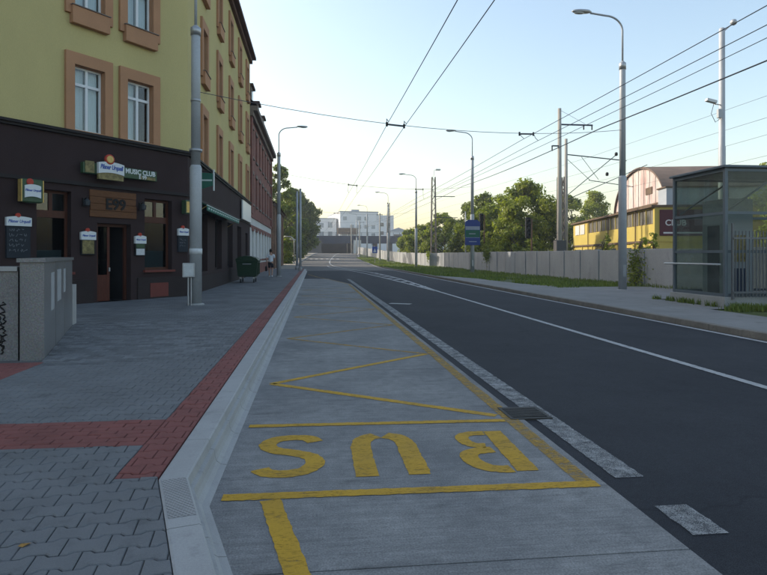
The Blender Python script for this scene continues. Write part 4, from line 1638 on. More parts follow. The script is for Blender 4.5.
# ------------------------------------------------------------------ granite wall at the left
gw = thing('granite_wall', 'speckled grey granite wall and pillar at the left edge of the pavement', 'wall', (-4.2, 9, KZ))
gp = [(-3.63, 8.60), (-4.79, 12.6), (-5.10, 12.51), (-3.94, 8.60)]
MB().prism(gp, KZ - .04, 1.50).build('pillar_block', 'granite', gw)
gp2 = [(-3.60, 8.57), (-4.77, 12.63), (-5.13, 12.53), (-3.97, 8.57)]
MB().prism(gp2, 1.502, 1.555).build('pillar_cap', 'granite', gw)
MB().prism([(-3.99, 8.66), (-4.08, 9.0), (-9, 9.0), (-9, 8.66)], KZ - .04, 1.38).build('low_wall', 'granite', gw)
MB().prism([(-3.985, 8.62), (-4.09, 9.04), (-9, 9.04), (-9, 8.62)], 1.382, 1.44).build('low_wall_cap', 'kerb', gw)
MB().prism([(-4.80, 12.64), (-4.86, 13.0), (-5.2, 12.95), (-5.2, 12.60)], KZ - .04, 1.0).build('end_post', 'kerb', gw)
gd = (Vector((-4.79, 12.6)) - Vector((-3.63, 8.6))).normalized()
gn = Vector((gd.y, -gd.x))
for s0, s1, z0, z1 in ((.75, 1.15, .78, 1.34), (1.55, 2.1, .86, 1.37), (2.5, 2.85, .95, 1.36)):  # pale patches painted on the side face to imitate reflected light
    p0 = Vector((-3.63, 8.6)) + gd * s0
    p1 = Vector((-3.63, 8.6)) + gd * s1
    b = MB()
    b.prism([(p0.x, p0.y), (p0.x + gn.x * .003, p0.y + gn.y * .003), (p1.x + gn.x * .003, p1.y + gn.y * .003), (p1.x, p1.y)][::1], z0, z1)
    tag(b.build('reflection_patch', 'painted_reflection'), 'pale painted light reflection on the granite wall, %s from the camera' % {.75: 'nearest', 1.55: 'second', 2.5: 'farthest'}[s0], 'painted_reflection', 'painted reflections on the granite wall')
# black spray scrawl on the low wall
b = MB()
rg = random.Random(3)
pts = [(-4.18 + rg.uniform(-.05, .05), 8.655, .26 + k * .026) for k in range(28)]
b.tube(pts, .012, 4)
pts = [(-4.22 + rg.uniform(-.03, .05), 8.656, .26 + k * .03) for k in range(18)]
b.tube(pts, .010, 4)
tag(b.build('spray_scrawl', 'black'), 'black spray paint scrawl on the low granite wall at the left edge', 'graffiti')
# joints between the granite slabs
b = MB()
for s0 in (1.32, 2.66):
    p0 = Vector((-3.63, 8.6)) + gd * s0
    p1 = p0 + gd * .012
    b.prism([(p0.x, p0.y), (p0.x + gn.x * .002, p0.y + gn.y * .002), (p1.x + gn.x * .002, p1.y + gn.y * .002), (p1.x, p1.y)], KZ, 1.5)
b.build('slab_joint', 'bedding', gw)


# ------------------------------------------------------------------ street lamps
def lamp(label, loc, rotz, scale=1.0, group='street lamps'):
    o = thing('street_lamp', label, 'street lamp', loc, group)
    o.rotation_euler.z = rotz
    o.scale = (scale,) * 3
    return o


lamp0 = lamp('tall grey street lamp nearest the glass pavilion on the right', (13.1, 24.3, .08), 0)


def lpart(name, b, mat, sm=True):
    o = link(name, b.mesh(name, mat, sm), lamp0)
    return o


lpart('base', MB().lathe((0, 0, 0), [(.24, -.1), (.24, .03), (.20, .06)], 16), 'concrete', False)
lpart('lower_pole', MB().lathe((0, 0, 0), [(.172, .03), (.168, 4.8), (.15, 4.86), (.14, 4.9)], 18), 'steel_pole')
lpart('upper_pole', MB().lathe((0, 0, 0), [(.132, 4.85), (.125, 9.7), (.09, 9.75), (.07, 9.8)], 18), 'steel_pole')
lpart('collar', MB().lathe((0, 0, 0), [(.145, 9.45), (.145, 9.72), (.12, 9.74)], 18), 'galv')
arm = [(0, 0, 9.7), (0, 0, 11.1)] + [(-.75 + .75 * math.cos(R(a)), 0, 11.1 + .62 * math.sin(R(a))) for a in range(10, 91, 10)] + [(-1.45, 0, 11.8)]
lpart('arm', MB().tube(arm, .04, 10), 'steel_pole')
hd = MB()
hd.lathe((0, 0, 0), [(.04, -.075), (.12, -.05), (.155, 0), (.13, .06), (.05, .085)], 18)
for k, v in enumerate(hd.v):
    hd.v[k] = Vector((-1.83 + v.x * 2.9, v.y, 11.84 + v.z + .03 * (v.x)))
lpart('lamp_head', hd, 'galv')
ds = MB()
ds.lathe((0, 0, 0), [(.05, -.05), (.11, -.03), (.12, 0)], 18)
for k, v in enumerate(ds.v):
    ds.v[k] = Vector((-1.93 + v.x * 2.0, v.y, 11.79 + v.z))
lpart('diffuser', ds, 'lamp_glass')
lpart('door_plate', MB().box(-.06, .06, -.178, -.165, .6, 1.1), 'galv', False)
for lab, loc, rz, sc in (
        ('tall grey street lamp on the grass verge that carries the blue guide sign', (13.1, 48.8, .08), 0, 1),
        ('tall grey street lamp where the concrete fence bends', (12.95, 75.6, .08), 0, 1),
        ('distant street lamp, first beyond the bend of the concrete fence', (12.6, 102, .5), 0, 1),
        ('distant street lamp, second beyond the bend of the concrete fence', (11.3, 128, 1.0), 0, .95),
        ('farthest street lamp on the right, close to the bridge', (10.9, 154, 1.7), 0, .9),
        ('thick grey lamp post on the left pavement in front of the pub', (-3.30, 17.35, KZ), PI, 1.0),
        ('street lamp on the left pavement beside the walking person', (-2.25, 39.2, KZ), PI, .82)):
    c = copy_tree(lamp0)
    c['label'] = lab
    c.location = loc
    c.rotation_euler.z = rz
    c.scale = (sc,) * 3
    if loc[1] < 18:
        c.scale = (.98, .98, .80)
# switch box and stickers on the near left post
jb = thing('junction_box', 'pale grey junction box strapped low on the left lamp post', 'box', (-3.4, 17.1, 1.0))
MB().box(-3.60, -3.28, 17.06, 17.17, .98, 1.38, .012).build('case', 'galv', jb)
MB().box(-3.565, -3.315, 17.05, 17.062, 1.02, 1.34).build('cover', 'sticker', jb)
MB().tube([(-3.46, 17.12, 1.0), (-3.46, 17.12, KZ)], .022, 8).build('conduit', 'galv', jb)
MB().tube([(-3.38, 17.12, 1.0), (-3.38, 17.12, KZ)], .018, 8).build('conduit', 'galv', jb)
for z, lab in ((1.62, 'torn sticker wrapped round the left lamp post above the junction box'), (4.5, 'steel strap round the left lamp post at mid height'), (5.9, 'steel strap round the left lamp post at the span wire')):
    b = MB()
    b.lathe((-3.30, 17.35, z), [(.178 if z < 4.8 else .138, 0), (.178 if z < 4.8 else .138, .07 if z > 2 else .16)], 20)
    tag(b.build('pole_band', 'galv' if z > 2 else 'sticker', None, True), lab, 'band')

# ------------------------------------------------------------------ concrete fence on the right
fe = thing('concrete_fence', 'long grey concrete panel fence beyond the grass verge', 'fence', (16, 50, .05))
yy = 6.32
FX = 16.0
panel_me = None
while yy < 76.5:
    w_ = 2.36
    h_ = 1.88 + random.uniform(-.025, .025)
    dx = random.uniform(-.03, .03)
    MB().box(FX - .05 + dx, FX + .05 + dx, yy + .07, yy + w_ - .01, -.05, h_, .012).build('panel', 'fence_concrete', fe)
    MB().box(FX - .09, FX + .09, yy - .075, yy + .062, -.05, h_ - .03, .012).build('post', 'fence_concrete', fe)
    yy += w_
jx, jy = FX, yy
f2 = thing('far_concrete_fence', 'sunlit pale concrete panel fence running on to the bridge', 'fence', (14, 100, .1))
# the return of the fence towards the road, then along the road to the bridge
fpts = [(jx, jy), (15.15, jy + .6), (13.4, 110), (11.9, 142), (11.7, 160)]
for (x0, y0), (x1, y1) in zip(fpts, fpts[1:]):
    L = math.dist((x0, y0), (x1, y1))
    n = max(1, round(L / 2.4))
    an = math.atan2(y1 - y0, x1 - x0)
    for k in range(n):
        t0 = k / n
        px, py = x0 + (x1 - x0) * t0, y0 + (y1 - y0) * t0
        T = Matrix.Translation((px, py, gz(py))) @ Matrix.Rotation(an, 4, 'Z')
        MB(T).box(.06, L / n - .01, -.05, .05, -.1, 1.86 + random.uniform(-.03, .03), .012).build('panel', 'fence_concrete', f2)
        MB(T).box(-.07, .055, -.085, .085, -.1, 1.84).build('post', 'fence_concrete', f2)

# ------------------------------------------------------------------ glass pavilion at the right edge
gs = thing('glass_pavilion', 'steel framed glass stair pavilion with flat roof at the right edge', 'pavilion', (12.5, 17, .1))
X0, X1, Y0, Y1, ZT = 11.6, 15.2, 15.8, 18.2, 4.08
MB().box(X0 - .1, X1 + .1, Y0 - .1, Y0 + .1, .05, .41, .01).build('plinth', 'concrete', gs)
MB().box(X0 - .1, X0 + .1, Y0 + .102, Y1 + .1, .05, .41, .01).build('plinth', 'concrete', gs)
px_ = [X0, 13.4, X1]
for x in px_:
    for y in (Y0, Y1):
        MB().box(x - .045, x + .045, y - .045, y + .045, .412, ZT, .006).build('post', 'shelter_steel', gs)
for z in (.46, 1.70, 2.80, 4.02):
    MB().box(X0 - .032, X0 + .032, Y0 + .047, Y1 - .047, z - .04, z + .04).build('beam', 'shelter_steel', gs)
    MB().box(X1 - .032, X1 + .032, Y0 + .047, Y1 - .047, z - .04, z + .04).build('beam', 'shelter_steel', gs)
    for a, c in zip(px_, px_[1:]):
        for y in (Y0, Y1):
            MB().box(a + .047, c - .047, y - .032, y + .032, z - .04, z + .04).build('beam', 'shelter_steel', gs)
for z0, z1 in ((.5, 1.66), (1.74, 2.76), (2.84, 3.98)):
    MB().box(X0 - .006, X0 + .006, Y0 + .05, Y1 - .05, z0, z1).build('pane', 'shelter_glass', gs)
    for a, c in zip(px_, px_[1:]):
        MB().box(a + .05, c - .05, Y1 - .006, Y1 + .006, z0, z1).build('pane', 'shelter_glass', gs)
        if z0 > 2:
            MB().box(a + .05, c - .05, Y0 - .006, Y0 + .006, z0, z1).build('pane', 'shelter_glass', gs)
MB().box(X0 - .12, X1 + .15, Y0 - .12, Y1 + .12, ZT + .002, ZT + .07, .01).build('roof', 'shelter_steel', gs)
for (p, q) in (((X0 + .08, Y0 + .1, 3.9), (13.3, Y1 - .1, 3.2)), ((13.35, Y0 + .1, 3.0), (X1 - .1, Y0 + .1, 3.95)), ((X0 + .1, Y1 - .12, 2.9), (13.3, Y1 - .12, 3.9)), ((11.8, Y0 + .12, 2.9), (13.35, Y0 + .12, 3.95))):
    MB().tube([p, q], .03, 8).build('brace', 'shelter_steel', gs, True)
b = MB()
b.tube([(X0 - .14, Y0 + .02, 1.33), (X0 - .14, Y1 + .35, 1.33)], .028, 8)
b.build('handrail', 'galv', gs, True)
for y in (Y0 + .3, Y1 - .1):
    MB().tube([(X0 - .02, y, 1.30), (X0 - .14, y, 1.33)], .012, 6).build('handrail_bracket', 'galv', gs)
# stair well lining and lift tower inside
lt = thing('lift_tower', 'pale grey panelled lift tower seen through the pavilion glass', 'lift', (12.7, 17.2, .1))
MB().box(12.25, 13.15, 16.7, 17.75, .05, 3.3, .02).build('tower', 'lift_panel', lt)
MB().box(12.24, 12.252, 16.95, 17.5, .45, 2.5).build('door', 'dark_glass', lt)
MB().box(12.45, 12.95, 16.688, 16.70, 1.4, 2.2).build('notice_panel', 'sign_tan', lt)
MB().box(12.5, 12.9, 16.688, 16.70, .5, 1.2).build('grille', 'bridge_steel', lt)
# bar fence in front of it
bf = thing('bar_fence', 'vertical grey steel bar railing in front of the glass pavilion', 'railing', (13.4, 15.62, .4))
for z in (.52, 2.05):
    MB().box(X0 + .12, X1 + .6, 15.61, 15.65, z, z + .05).build('rail', 'fence_steel', bf)
k = 0
x = X0 + .18
while x < X1 + .55:
    MB().box(x, x + .02, 15.615, 15.645, .41, 2.28).build('bar', 'fence_steel', bf)
    x += .105
for x in (X0 + .13, 13.4, X1 + .55):
    MB().box(x - .03, x + .03, 15.645, 15.70, .35, 2.5).build('post', 'fence_steel', bf)

# ------------------------------------------------------------------ camera mast behind the fence
cm = thing('camera_mast', 'tall grey mast with surveillance cameras behind the glass pavilion', 'mast', (20.26, 27.85, 0))
MB().lathe((20.26, 27.85, 0), [(.17, -.1), (.17, 7), (.15, 7.05), (.14, 12.9), (.10, 12.95)], 14).build('pole', 'steel_pole', cm, True)
MB().tube([(20.26, 27.85, 12.7), (20.75, 27.8, 13.15)], .03, 6).build('bracket', 'galv', cm)
MB().lathe((20.85, 27.8, 13.1), [(.03, .3), (.12, .26), (.17, .16), (.13, .05), (.04, 0)], 12).build('dome_camera', 'galv', cm, True)
MB().tube([(20.26, 27.85, 9.1), (19.75, 27.7, 9.1)], .03, 6).build('bracket', 'galv', cm)
c2 = MB(Matrix.Translation((19.6, 27.65, 9.22)) @ Matrix.Rotation(R(12), 4, 'Y'))
c2.box(-.33, .2, -.1, .1, -.08, .08, .02)
c2 = c2.build('camera_body', 'galv', cm)
MB().box(19.9, 20.1, 27.6, 27.75, 8.4, 8.85, .02).build('control_box', 'steel_pole', cm)
MB().tube([(19.7, 27.68, 9.1), (19.55, 27.66, 8.6), (19.8, 27.7, 8.2), (20.1, 27.75, 8.4)], .015, 6).build('cable_loop', 'wire', cm, True)

# ------------------------------------------------------------------ overhead wires
def wire(name, label, pts, r, sag=0.0, cat='wire', mat='wire', group=None, seg=6):
    out = []
    for a, c in zip(pts, pts[1:]):
        a, c = Vector(a), Vector(c)
        for k in range(seg):
            t = k / seg
            q = a.lerp(c, t)
            q.z -= sag * 4 * t * (1 - t)
            out.append(q)
    out.append(Vector(pts[-1]))
    o = MB().tube(out, r, 5).build(name, mat, None, True)
    tag(o, label, cat, group)
    return o


def span_z(x, A_, B_):
    t = (x - A_[0]) / (B_[0] - A_[0])
    return A_[1] + (B_[1] - A_[1]) * t, A_[2] + (B_[2] - A_[2]) * t - .55 * 4 * t * (1 - t)


spans = [((-3.30, 17.35, 6.20), (13.1, 24.3, 6.95)), ((-2.25, 39.2, 6.9), (13.1, 48.8, 7.3)), ((-2.2, 70.5, 7.1), (12.95, 75.6, 7.1)), ((-3.5, 100, 7.6), (12.6, 102, 7.6))]
tx = (2.40, 3.02, 7.75, 8.40)
labels_t = ('trolleybus wire over the bus bay, leftmost of the overhead wires', 'trolleybus wire over the near lane beside the leftmost one',
            'trolleybus wire over the far lane, the one nearer the centre line', 'trolleybus wire over the far lane, the one nearer the right kerb')
for x, lab in zip(tx, labels_t):
    pts = [(x, -4, 6.0)]
    for A_, B_ in spans:
        y, z = span_z(x, A_, B_)
        pts.append((x, y, 5.92 + gz(y)))
    pts.append((x, 150, 7.3))
    pts.append((x + 3, 178, 7.9))
    wire('trolley_wire', lab, pts, .010, .06, 'wire', 'wire', 'trolleybus wires')
snames = ('cross span wire from the left lamp post to the right lamp near the pavilion', 'cross span wire between the second pair of street lamps', 'cross span wire at the bend of the concrete fence', 'farthest cross span wire over the street')
for (A_, B_), lab in zip(spans, snames):
    sw = thing('span_wire', lab, 'wire', A_, 'span wires')
    pts = []
    for k in range(15):
        t = k / 14
        x = A_[0] + (B_[0] - A_[0]) * t
        y, z = span_z(x, A_, B_)
        pts.append((x, y, z))
    MB().tube(pts, .010, 5).build('cable', 'wire', sw, True)
    for pair in ((tx[0], tx[1]), (tx[2], tx[3])):
        for x in pair:
            y, z = span_z(x, A_, B_)
            wz = 5.92 + gz(y)
            MB().tube([(x, y, z + .01), (x - .05, y - .35, wz + .12), (x, y - .5, wz)], .012, 5).build('hanger', 'wire', sw)
            MB().tube([(x, y, z - .09), (x, y, z + .05)], .035, 8).build('insulator', 'black', sw, True)
        y0, z0 = span_z(pair[0], A_, B_)
        y1, z1 = span_z(pair[1], A_, B_)
        MB().tube([(pair[0], y0, z0 - .03), (pair[1], y1, z1 - .03)], .022, 6).build('spreader', 'wire', sw)
wire('feeder_cable', 'thick black feeder cable strung along the right side of the street', [(10.3, -4, 6.1), (10.0, 20, 6.05), (11.6, 46, 7.0), (12.2, 75, 7.3), (12.2, 102, 7.4), (11, 128, 7.6)], .019, .12)
for k, (pts, lab) in enumerate((
        ([(9.1, -4, 6.2), (9.0, 24, 5.95), (8.8, 60, 6.3), (8.8, 110, 6.6)], 'thin guy wire between the far lane wires and the feeder cable'),
        ([(22, 5, 9.5), (21.5, 45, 9.3), (19.5, 82, 9.8), (17, 150, 10.5)], 'upper railway wire beyond the fence, highest of its row'),
        ([(22, 5, 8.5), (21.5, 45, 8.2), (19.5, 82, 8.6), (17, 150, 9.2)], 'railway contact wire directly below the upper railway wire'),
        ([(24.5, 5, 8.6), (24.5, 48, 8.0), (22, 86, 8.4), (19.5, 150, 9)], 'railway wire of the second track beyond the fence'),
        ([(24.5, 5, 7.4), (24.5, 48, 6.9), (22, 86, 7.2), (19.5, 150, 7.8)], 'lowest railway wire of the second track beyond the fence'))):
    wire('railway_wire' if k else 'guy_wire', lab, pts, .009, .1)

# railway masts
rm = thing('railway_mast', 'concrete railway mast with a long cross arm behind the fence', 'mast', (18.3, 43.2, 0), 'railway masts')
MB().lathe((18.3, 43.2, 0), [(.19, -.1), (.13, 12.6)], 12).build('pole', 'mast_concrete', rm, True)
MB().box(18.2, 20.9, 43.15, 43.25, 11.35, 11.45).build('cross_arm', 'bridge_steel', rm)
MB().tube([(18.3, 43.2, 12.5), (20.3, 43.2, 11.5)], .012, 5).build('stay', 'wire', rm)
for x in (20.2, 20.85):
    MB().tube([(x, 43.2, 11.35), (x, 43.2, 11.05)], .05, 8).build('insulator', 'black', rm, True)
MB().box(17.7, 18.4, 43.1, 43.3, 9.75, 9.82).build('short_arm', 'bridge_steel', rm)
MB().tube([(17.72, 43.2, 9.75), (17.72, 43.2, 9.4)], .05, 8).build('insulator', 'black', rm, True)
MB().box(17.95, 18.7, 42.9, 43.5, 0, 2.7).build('foot', 'bridge_concrete', rm)

r2 = thing('railway_mast', 'slim concrete railway mast with braced cantilever arms over the tracks', 'mast', (20.9, 48, 0), 'railway masts')
MB().lathe((20.9, 48, 0), [(.17, -.1), (.12, 11.3)], 12).build('pole', 'mast_concrete', r2, True)
for pts, r_, nm in (([(20.9, 48, 10.0), (26, 47.6, 9.5)], .045, 'upper_arm'), ([(20.9, 48, 6.5), (25.0, 47.4, 9.95)], .035, 'diagonal'), ([(20.9, 48, 6.2), (27.5, 47, 9.1)], .03, 'diagonal'),
                   ([(20.9, 48, 9.7), (22.9, 47.8, 7.85)], .02, 'brace'), ([(22.2, 47.9, 9.8), (23.6, 47.7, 7.9)], .02, 'brace'), ([(22.8, 47.8, 7.85), (26.5, 47.4, 7.3)], .03, 'registration_arm')):
    MB().tube(pts, r_, 6).build(nm, 'bridge_steel', r2)
for q in ((25.0, 47.4, 10.0), (24.3, 47.6, 8.35)):
    MB().lathe(q, [(.05, -.15), (.13, -.1), (.13, .1), (.05, .16)], 8).build('insulator', 'black', r2, True)


def lattice(label, loc, h, w0=.5, w1=.28):
    o = thing('lattice_mast', label, 'mast', loc, 'lattice masts')
    x, y, z0 = loc
    corner = []
    for sx, sy in ((-1, -1), (1, -1), (1, 1), (-1, 1)):
        MB().tube([(x + sx * w0 / 2, y + sy * w0 / 2, z0 - .1), (x + sx * w1 / 2, y + sy * w1 / 2, z0 + h)], .062, 5).build('upright', 'mast_steel', o)
    n = int(h / .8)
    b = MB()
    for k in range(n):
        za, zb = h * k / n, h * (k + 1) / n
        wa, wb = w0 + (w1 - w0) * k / n, w0 + (w1 - w0) * (k + 1) / n
        s = 1 if k % 2 else -1
        for yy_ in (-1, 1):
            b.tube([(x - s * wa / 2, y + yy_ * wa / 2, z0 + za), (x + s * wb / 2, y + yy_ * wb / 2, z0 + zb)], .036, 4)
            b.tube([(x + yy_ * wa / 2, y - s * wa / 2, z0 + za), (x + yy_ * wb / 2, y + s * wb / 2, z0 + zb)], .036, 4)
    stuff(b.build('lacing', 'mast_steel', o))
    return o


la = lattice('rusty lattice railway mast with a lamp on top behind the fence bend', (16.9, 84, .1), 12.6, .75, .45)
MB().tube([(16.9, 84, 12.7), (17.0, 84, 13.7), (17.4, 84, 13.75)], .04, 6).build('lamp_bracket', 'galv', la)
MB().box(17.2, 17.9, 83.8, 84.2, 13.66, 13.85, .04).build('lamp_head', 'galv', la)
MB().box(16.9, 20.0, 83.95, 84.05, 9.9, 10.0).build('cross_arm', 'bridge_steel', la)
MB().box(16.9, 20.4, 83.95, 84.05, 6.9, 6.98).build('cross_arm', 'bridge_steel', la)
lattice('distant lattice mast standing above the railway bridge on the right', (15.4, 124, 1.0), 11.5, .6, .4)
lattice('brown lattice mast behind the concrete railway mast, low beside the hall', (20.1, 47.2, .1), 7.9, .5, .4)


def plain_mast(label, loc, h, r=.13, mat='steel_pole'):
    o = thing('plain_mast', label, 'mast', loc, 'plain masts')
    MB().lathe(loc, [(r, -.1), (r * .8, h)], 10).build('pole', mat, o, True)
    MB().lathe(loc, [(r * 1.5, -.1), (r * 1.5, .3), (r * 1.1, .35)], 10).build('base', 'concrete', o, True)
    MB().lathe((loc[0], loc[1], loc[2] + h), [(r * .9, -.02), (r * .9, .05), (.02, .1)], 10).build('cap', 'galv', o, True)
    return o


plain_mast('grey mast on the left corner, the nearer of the close pair', (-1.20, 53.6, KZ), 7.2, .115)
plain_mast('grey mast on the left corner, the farther of the close pair', (-1.62, 58.0, KZ), 7.4, .12)
plain_mast('thin white mast among the trees behind the fence', (19.0, 74, 0), 7.0, .09)
plain_mast('pale mast on the right between the distant lamps', (12.3, 112, .6), 8.8, .15, 'mast_concrete')
plain_mast('pale distant mast left of the bridge sign', (10.6, 140, 1.3), 8.2, .14, 'mast_concrete')
plain_mast('farthest pale mast by the bridge abutment', (9.9, 160, 1.8), 8.0, .14, 'mast_concrete')


def bent_post(label, loc, h, reach):
    o = thing('bent_post', label, 'post', loc, 'bent posts')
    x, y, z = loc
    pts = [(x, y, z - .1), (x, y, z + h - .8)] + [(x - reach * .5 * (1 - math.cos(R(a))), y, z + h - .8 + .8 * math.sin(R(a))) for a in range(15, 91, 15)] + [(x - reach, y, z + h + .02)]
    MB().tube(pts, .075, 8).build('pipe', 'galv', o, True)
    MB().lathe(loc, [(.14, -.1), (.14, .12), (.1, .15)], 10).build('base_flange', 'galv', o)
    return o


bent_post('grey bent pipe post past the side street on the left', (-.9 - 2.1, 92, .2), 4.2, 1.5)
bent_post('second bent pipe post farther along the left kerb', (-2.75, 104, .3), 4.0, 1.4)

# railway signals
for lab, loc, h in (('black railway signal beside the blue guide sign', (17.3, 60.6, 0), 5.9), ('black railway signal in front of the big tree', (17.9, 48.6, 0), 4.75)):
    o = thing('railway_signal', lab, 'signal', loc, 'railway signals')
    x, y, z = loc
    MB().tube([(x + .25, y, -.1), (x + .25, y, h - .1)], .07, 8).build('post', 'rust', o, True)
    hd_ = MB().box(x - .28, x + .12, y - .12, y + .12, h - 1.75, h, .05).build('head', 'black', o)
    for k in range(4):
        T = Matrix.Translation((x - .08, y - .12, h - .25 - k * .42)) @ Matrix.Rotation(R(90), 4, 'X')
        MB(T).lathe((0, 0, 0), [(.09, -.02), (.09, .02), (.07, .03)], 12).build('lens', 'dark_glass', hd_)
        MB(T).lathe((0, 0, 0), [(.13, .0), (.13, .16), (.118, .16), (.118, .03)], 12).build('hood', 'black', hd_)

# blue guide sign on the second lamp
bsn = thing('guide_sign', 'blue direction sign with pale and green panels on a lamp post', 'sign', (13.05, 48.5, 2.4))
y = 48.55
b = MB()
pts = [(12.42, 2.42), (13.70, 2.42), (13.70, 4.30), (13.45, 4.52), (12.67, 4.52), (12.42, 4.30)]
a = [b.p((px, y, pz)) for px, pz in pts]
c = [b.p((px, y + .05, pz)) for px, pz in pts]
b.f.append(a)
b.f.append(c[::-1])
for k in range(6):
    b.f.append([a[k], c[k], c[(k + 1) % 6], a[(k + 1) % 6]])
M['guide_blue'] = pm('guide_blue', (.022, .045, .19), .4, .08, 4, 0)
M['guide_pale'] = pm('guide_pale', (.27, .29, .34), .5, .1, 4, 0)
b.build('board', 'guide_blue', bsn)
MB().box(12.46, 13.66, y - .006, y - .001, 3.72, 3.98).build('pale_panel', 'guide_pale', bsn)
M['guide_green'] = pm('guide_green', (.010, .10, .06), .4, .06, 4, 0)
MB().box(12.46, 13.66, y - .006, y - .001, 3.08, 3.66).build('green_panel', 'guide_green', bsn)
for z in (3.03, 3.69):
    MB().box(12.46, 13.66, y - .008, y - .001, z, z + .03).build('white_line', 'guide_pale', bsn)
MB().box(12.75, 13.3, y - .009, y - .0065, 3.32, 3.40).build('white_bar', 'guide_pale', bsn)
MB().box(12.75, 13.4, y - .009, y - .001, 2.68, 2.75).build('white_bar', 'guide_pale', bsn)
for z in (2.7, 4.1):
    MB().box(12.9, 13.25, y + .051, y + .30, z, z + .06).build('clamp', 'galv', bsn)
sg = thing('square_sign', 'small square blue road sign on a post far along the right kerb', 'sign', (9.3, 92, .2))
MB().tube([(9.3, 92, .1), (9.3, 92, 3.0)], .04, 6).build('post', 'galv', sg)
MB().box(8.9, 9.7, 91.9, 91.94, 1.9, 2.9).build('board', 'sign_blue', sg)
b = MB()
b.poly([(9.05, 91.895, 2.05), (9.55, 91.895, 2.05), (9.3, 91.895, 2.65)])
b.build('pale_mark', 'sign_white', sg)

# ------------------------------------------------------------------ yellow hall with the arched roof
ha = math.atan2(26.5, 5.5)
HC = Vector((25.4, 42.4, 0))
hu = Vector((math.cos(ha), math.sin(ha), 0))            # along the long wall, away
ho = Vector((-math.sin(ha), math.cos(ha), 0))           # outwards, towards the street
TH = Matrix(((hu.x, ho.x, 0, HC.x), (hu.y, ho.y, 0, HC.y), (0, 0, 1, 0), (0, 0, 0, 1)))
ho_ = thing('yellow_hall', 'yellow industrial hall with a faded pink arched gable beyond the fence', 'hall', tuple(HC))
wops = [(.35 + k * 1.62, 1.90 + k * 1.62, 3.95, 5.08) for k in range(12)]
lops2 = [(1.2 + k * 4.2, 3.9 + k * 4.2, 0.4, 1.9) for k in range(6)]
b = MB(TH)
wall(b, 0, 27, -.1, 5.2, wops, .12)
b.build('long_wall', 'hall_yellow', ho_)
b = MB(TH)
b.quad((0, 0, -.1), (0, 0, 5.2), (0, -13, 5.2), (0, -13, -.1))
b.build('end_wall', 'hall_yellow', ho_)
for o in wops:
    b = MB(TH)
    b.box(o[0], o[1], -.1, -.06, o[2], o[2] + .06)
    b.box(o[0], o[1], -.1, -.06, o[3] - .06, o[3])
    b.box((o[0] + o[1]) / 2 - .03, (o[0] + o[1]) / 2 + .03, -.1, -.06, o[2] + .06, o[3] - .06)
    wn = b.build('window', 'hall_brown', ho_)
    MB(TH).box(o[0], (o[0] + o[1]) / 2 - .03, -.09, -.08, o[2] + .06, o[3] - .06).build('pane', 'hall_pane', wn)
    MB(TH).box((o[0] + o[1]) / 2 + .03, o[1], -.09, -.08, o[2] + .06, o[3] - .06).build('pane', 'hall_pane', wn)
for k in range(2):
    MB(TH).box(21.4 + k * 2.4, 23.4 + k * 2.4, .0, .05, 3.9, 5.0).build('white_shutter', 'plaster_white', ho_)
b = MB(TH)
b.box(-.15, 27.2, -14, .28, 5.2, 5.36)
b.build('flat_roof', 'hall_brown', ho_)
b = MB(TH)
b.box(0, 27, .0, .14, 2.55, 2.72)
b.build('string_course', 'hall_brown', ho_)
for k in range(7):
    MB(TH).box(.05 + k * 4.45, .25 + k * 4.45, .0, .09, -.1, 2.54).build('pilaster', 'hall_yellow', ho_)
for k in range(6):
    MB(TH).box(.9 + k * 4.45, 3.7 + k * 4.45, .0, .03, .3, 2.2).build('lower_window', 'dark_glass', ho_)
for x in (4.1, 12.0, 19.6):
    MB(TH).tube([(x, .1, 5.2), (x, .1, 0)], .05, 6).build('downpipe', 'hall_brown', ho_)
# maroon sign on the end wall
TE = Matrix(((-ho.x, -hu.x, 0, HC.x), (-ho.y, -hu.y, 0, HC.y), (0, 0, 1, 0), (0, 0, 0, 1)))   # along = into the plot, out = towards camera
sgn = MB(TE).box(.35, 4.6, .02, .10, 3.05, 5.0, .02).build('sign_board', 'maroon', ho_)
off = root_loc(sgn)
text_part('lettering', 'CLUB', .62, 'sign_dim', sgn, TE @ Matrix.Translation((.72, .105, 4.0)) @ Matrix(((1, 0, 0, 0), (0, 0, 1, 0), (0, 1, 0, 0), (0, 0, 0, 1))), .01, .012, 0, 1, 'LEFT')
MB(TE).box(.6, 4.3, .101, .108, 3.2, 3.32).build('pale_line', 'sign_dim', sgn)
MB(TE).box(.25, 4.8, .0, .06, 2.6, 2.95).build('yellow_band', 'hall_yellow', ho_)
# arched hall behind: gable facing the street, barrel roof running back
AW0, AW1, SPR, TOP, BACK = 3.4, 17.6, 5.42, 9.55, -2.2
arc = []
for k in range(25):
    a_ = PI * k / 24
    arc.append(((AW0 + AW1) / 2 - (AW1 - AW0) / 2 * math.cos(a_), SPR + (TOP - SPR) * math.sin(a_)))
b = MB(TH)
b.poly([(AW0, BACK, 5.3)] + [(x, BACK, z) for x, z in arc] + [(AW1, BACK, 5.3)])
b.build('arched_gable', 'gable', ho_)
b = MB(TH)
for (xa, za), (xb, zb) in zip(arc, arc[1:]):
    b.quad((xa, BACK + .2, za + .05), (xb, BACK + .2, zb + .05), (xb, -34, zb + .05), (xa, -34, za + .05))
    b.quad((xa, BACK + .2, za - .12), (xa, BACK + .2, za + .05), (xb, BACK + .2, zb + .05), (xb, BACK + .2, zb - .12))
b.build('barrel_roof', 'barrel', ho_, True)
b = MB(TH)
b.quad((AW0, BACK, 4.5), (AW0, BACK, SPR + .04), (AW0, -34, SPR + .04), (AW0, -34, 4.5))
b.quad((AW1, BACK, 4.5), (AW1, -34, 4.5), (AW1, -34, SPR + .04), (AW1, BACK, SPR + .04))
b.build('side_wall', 'far_grey', ho_)
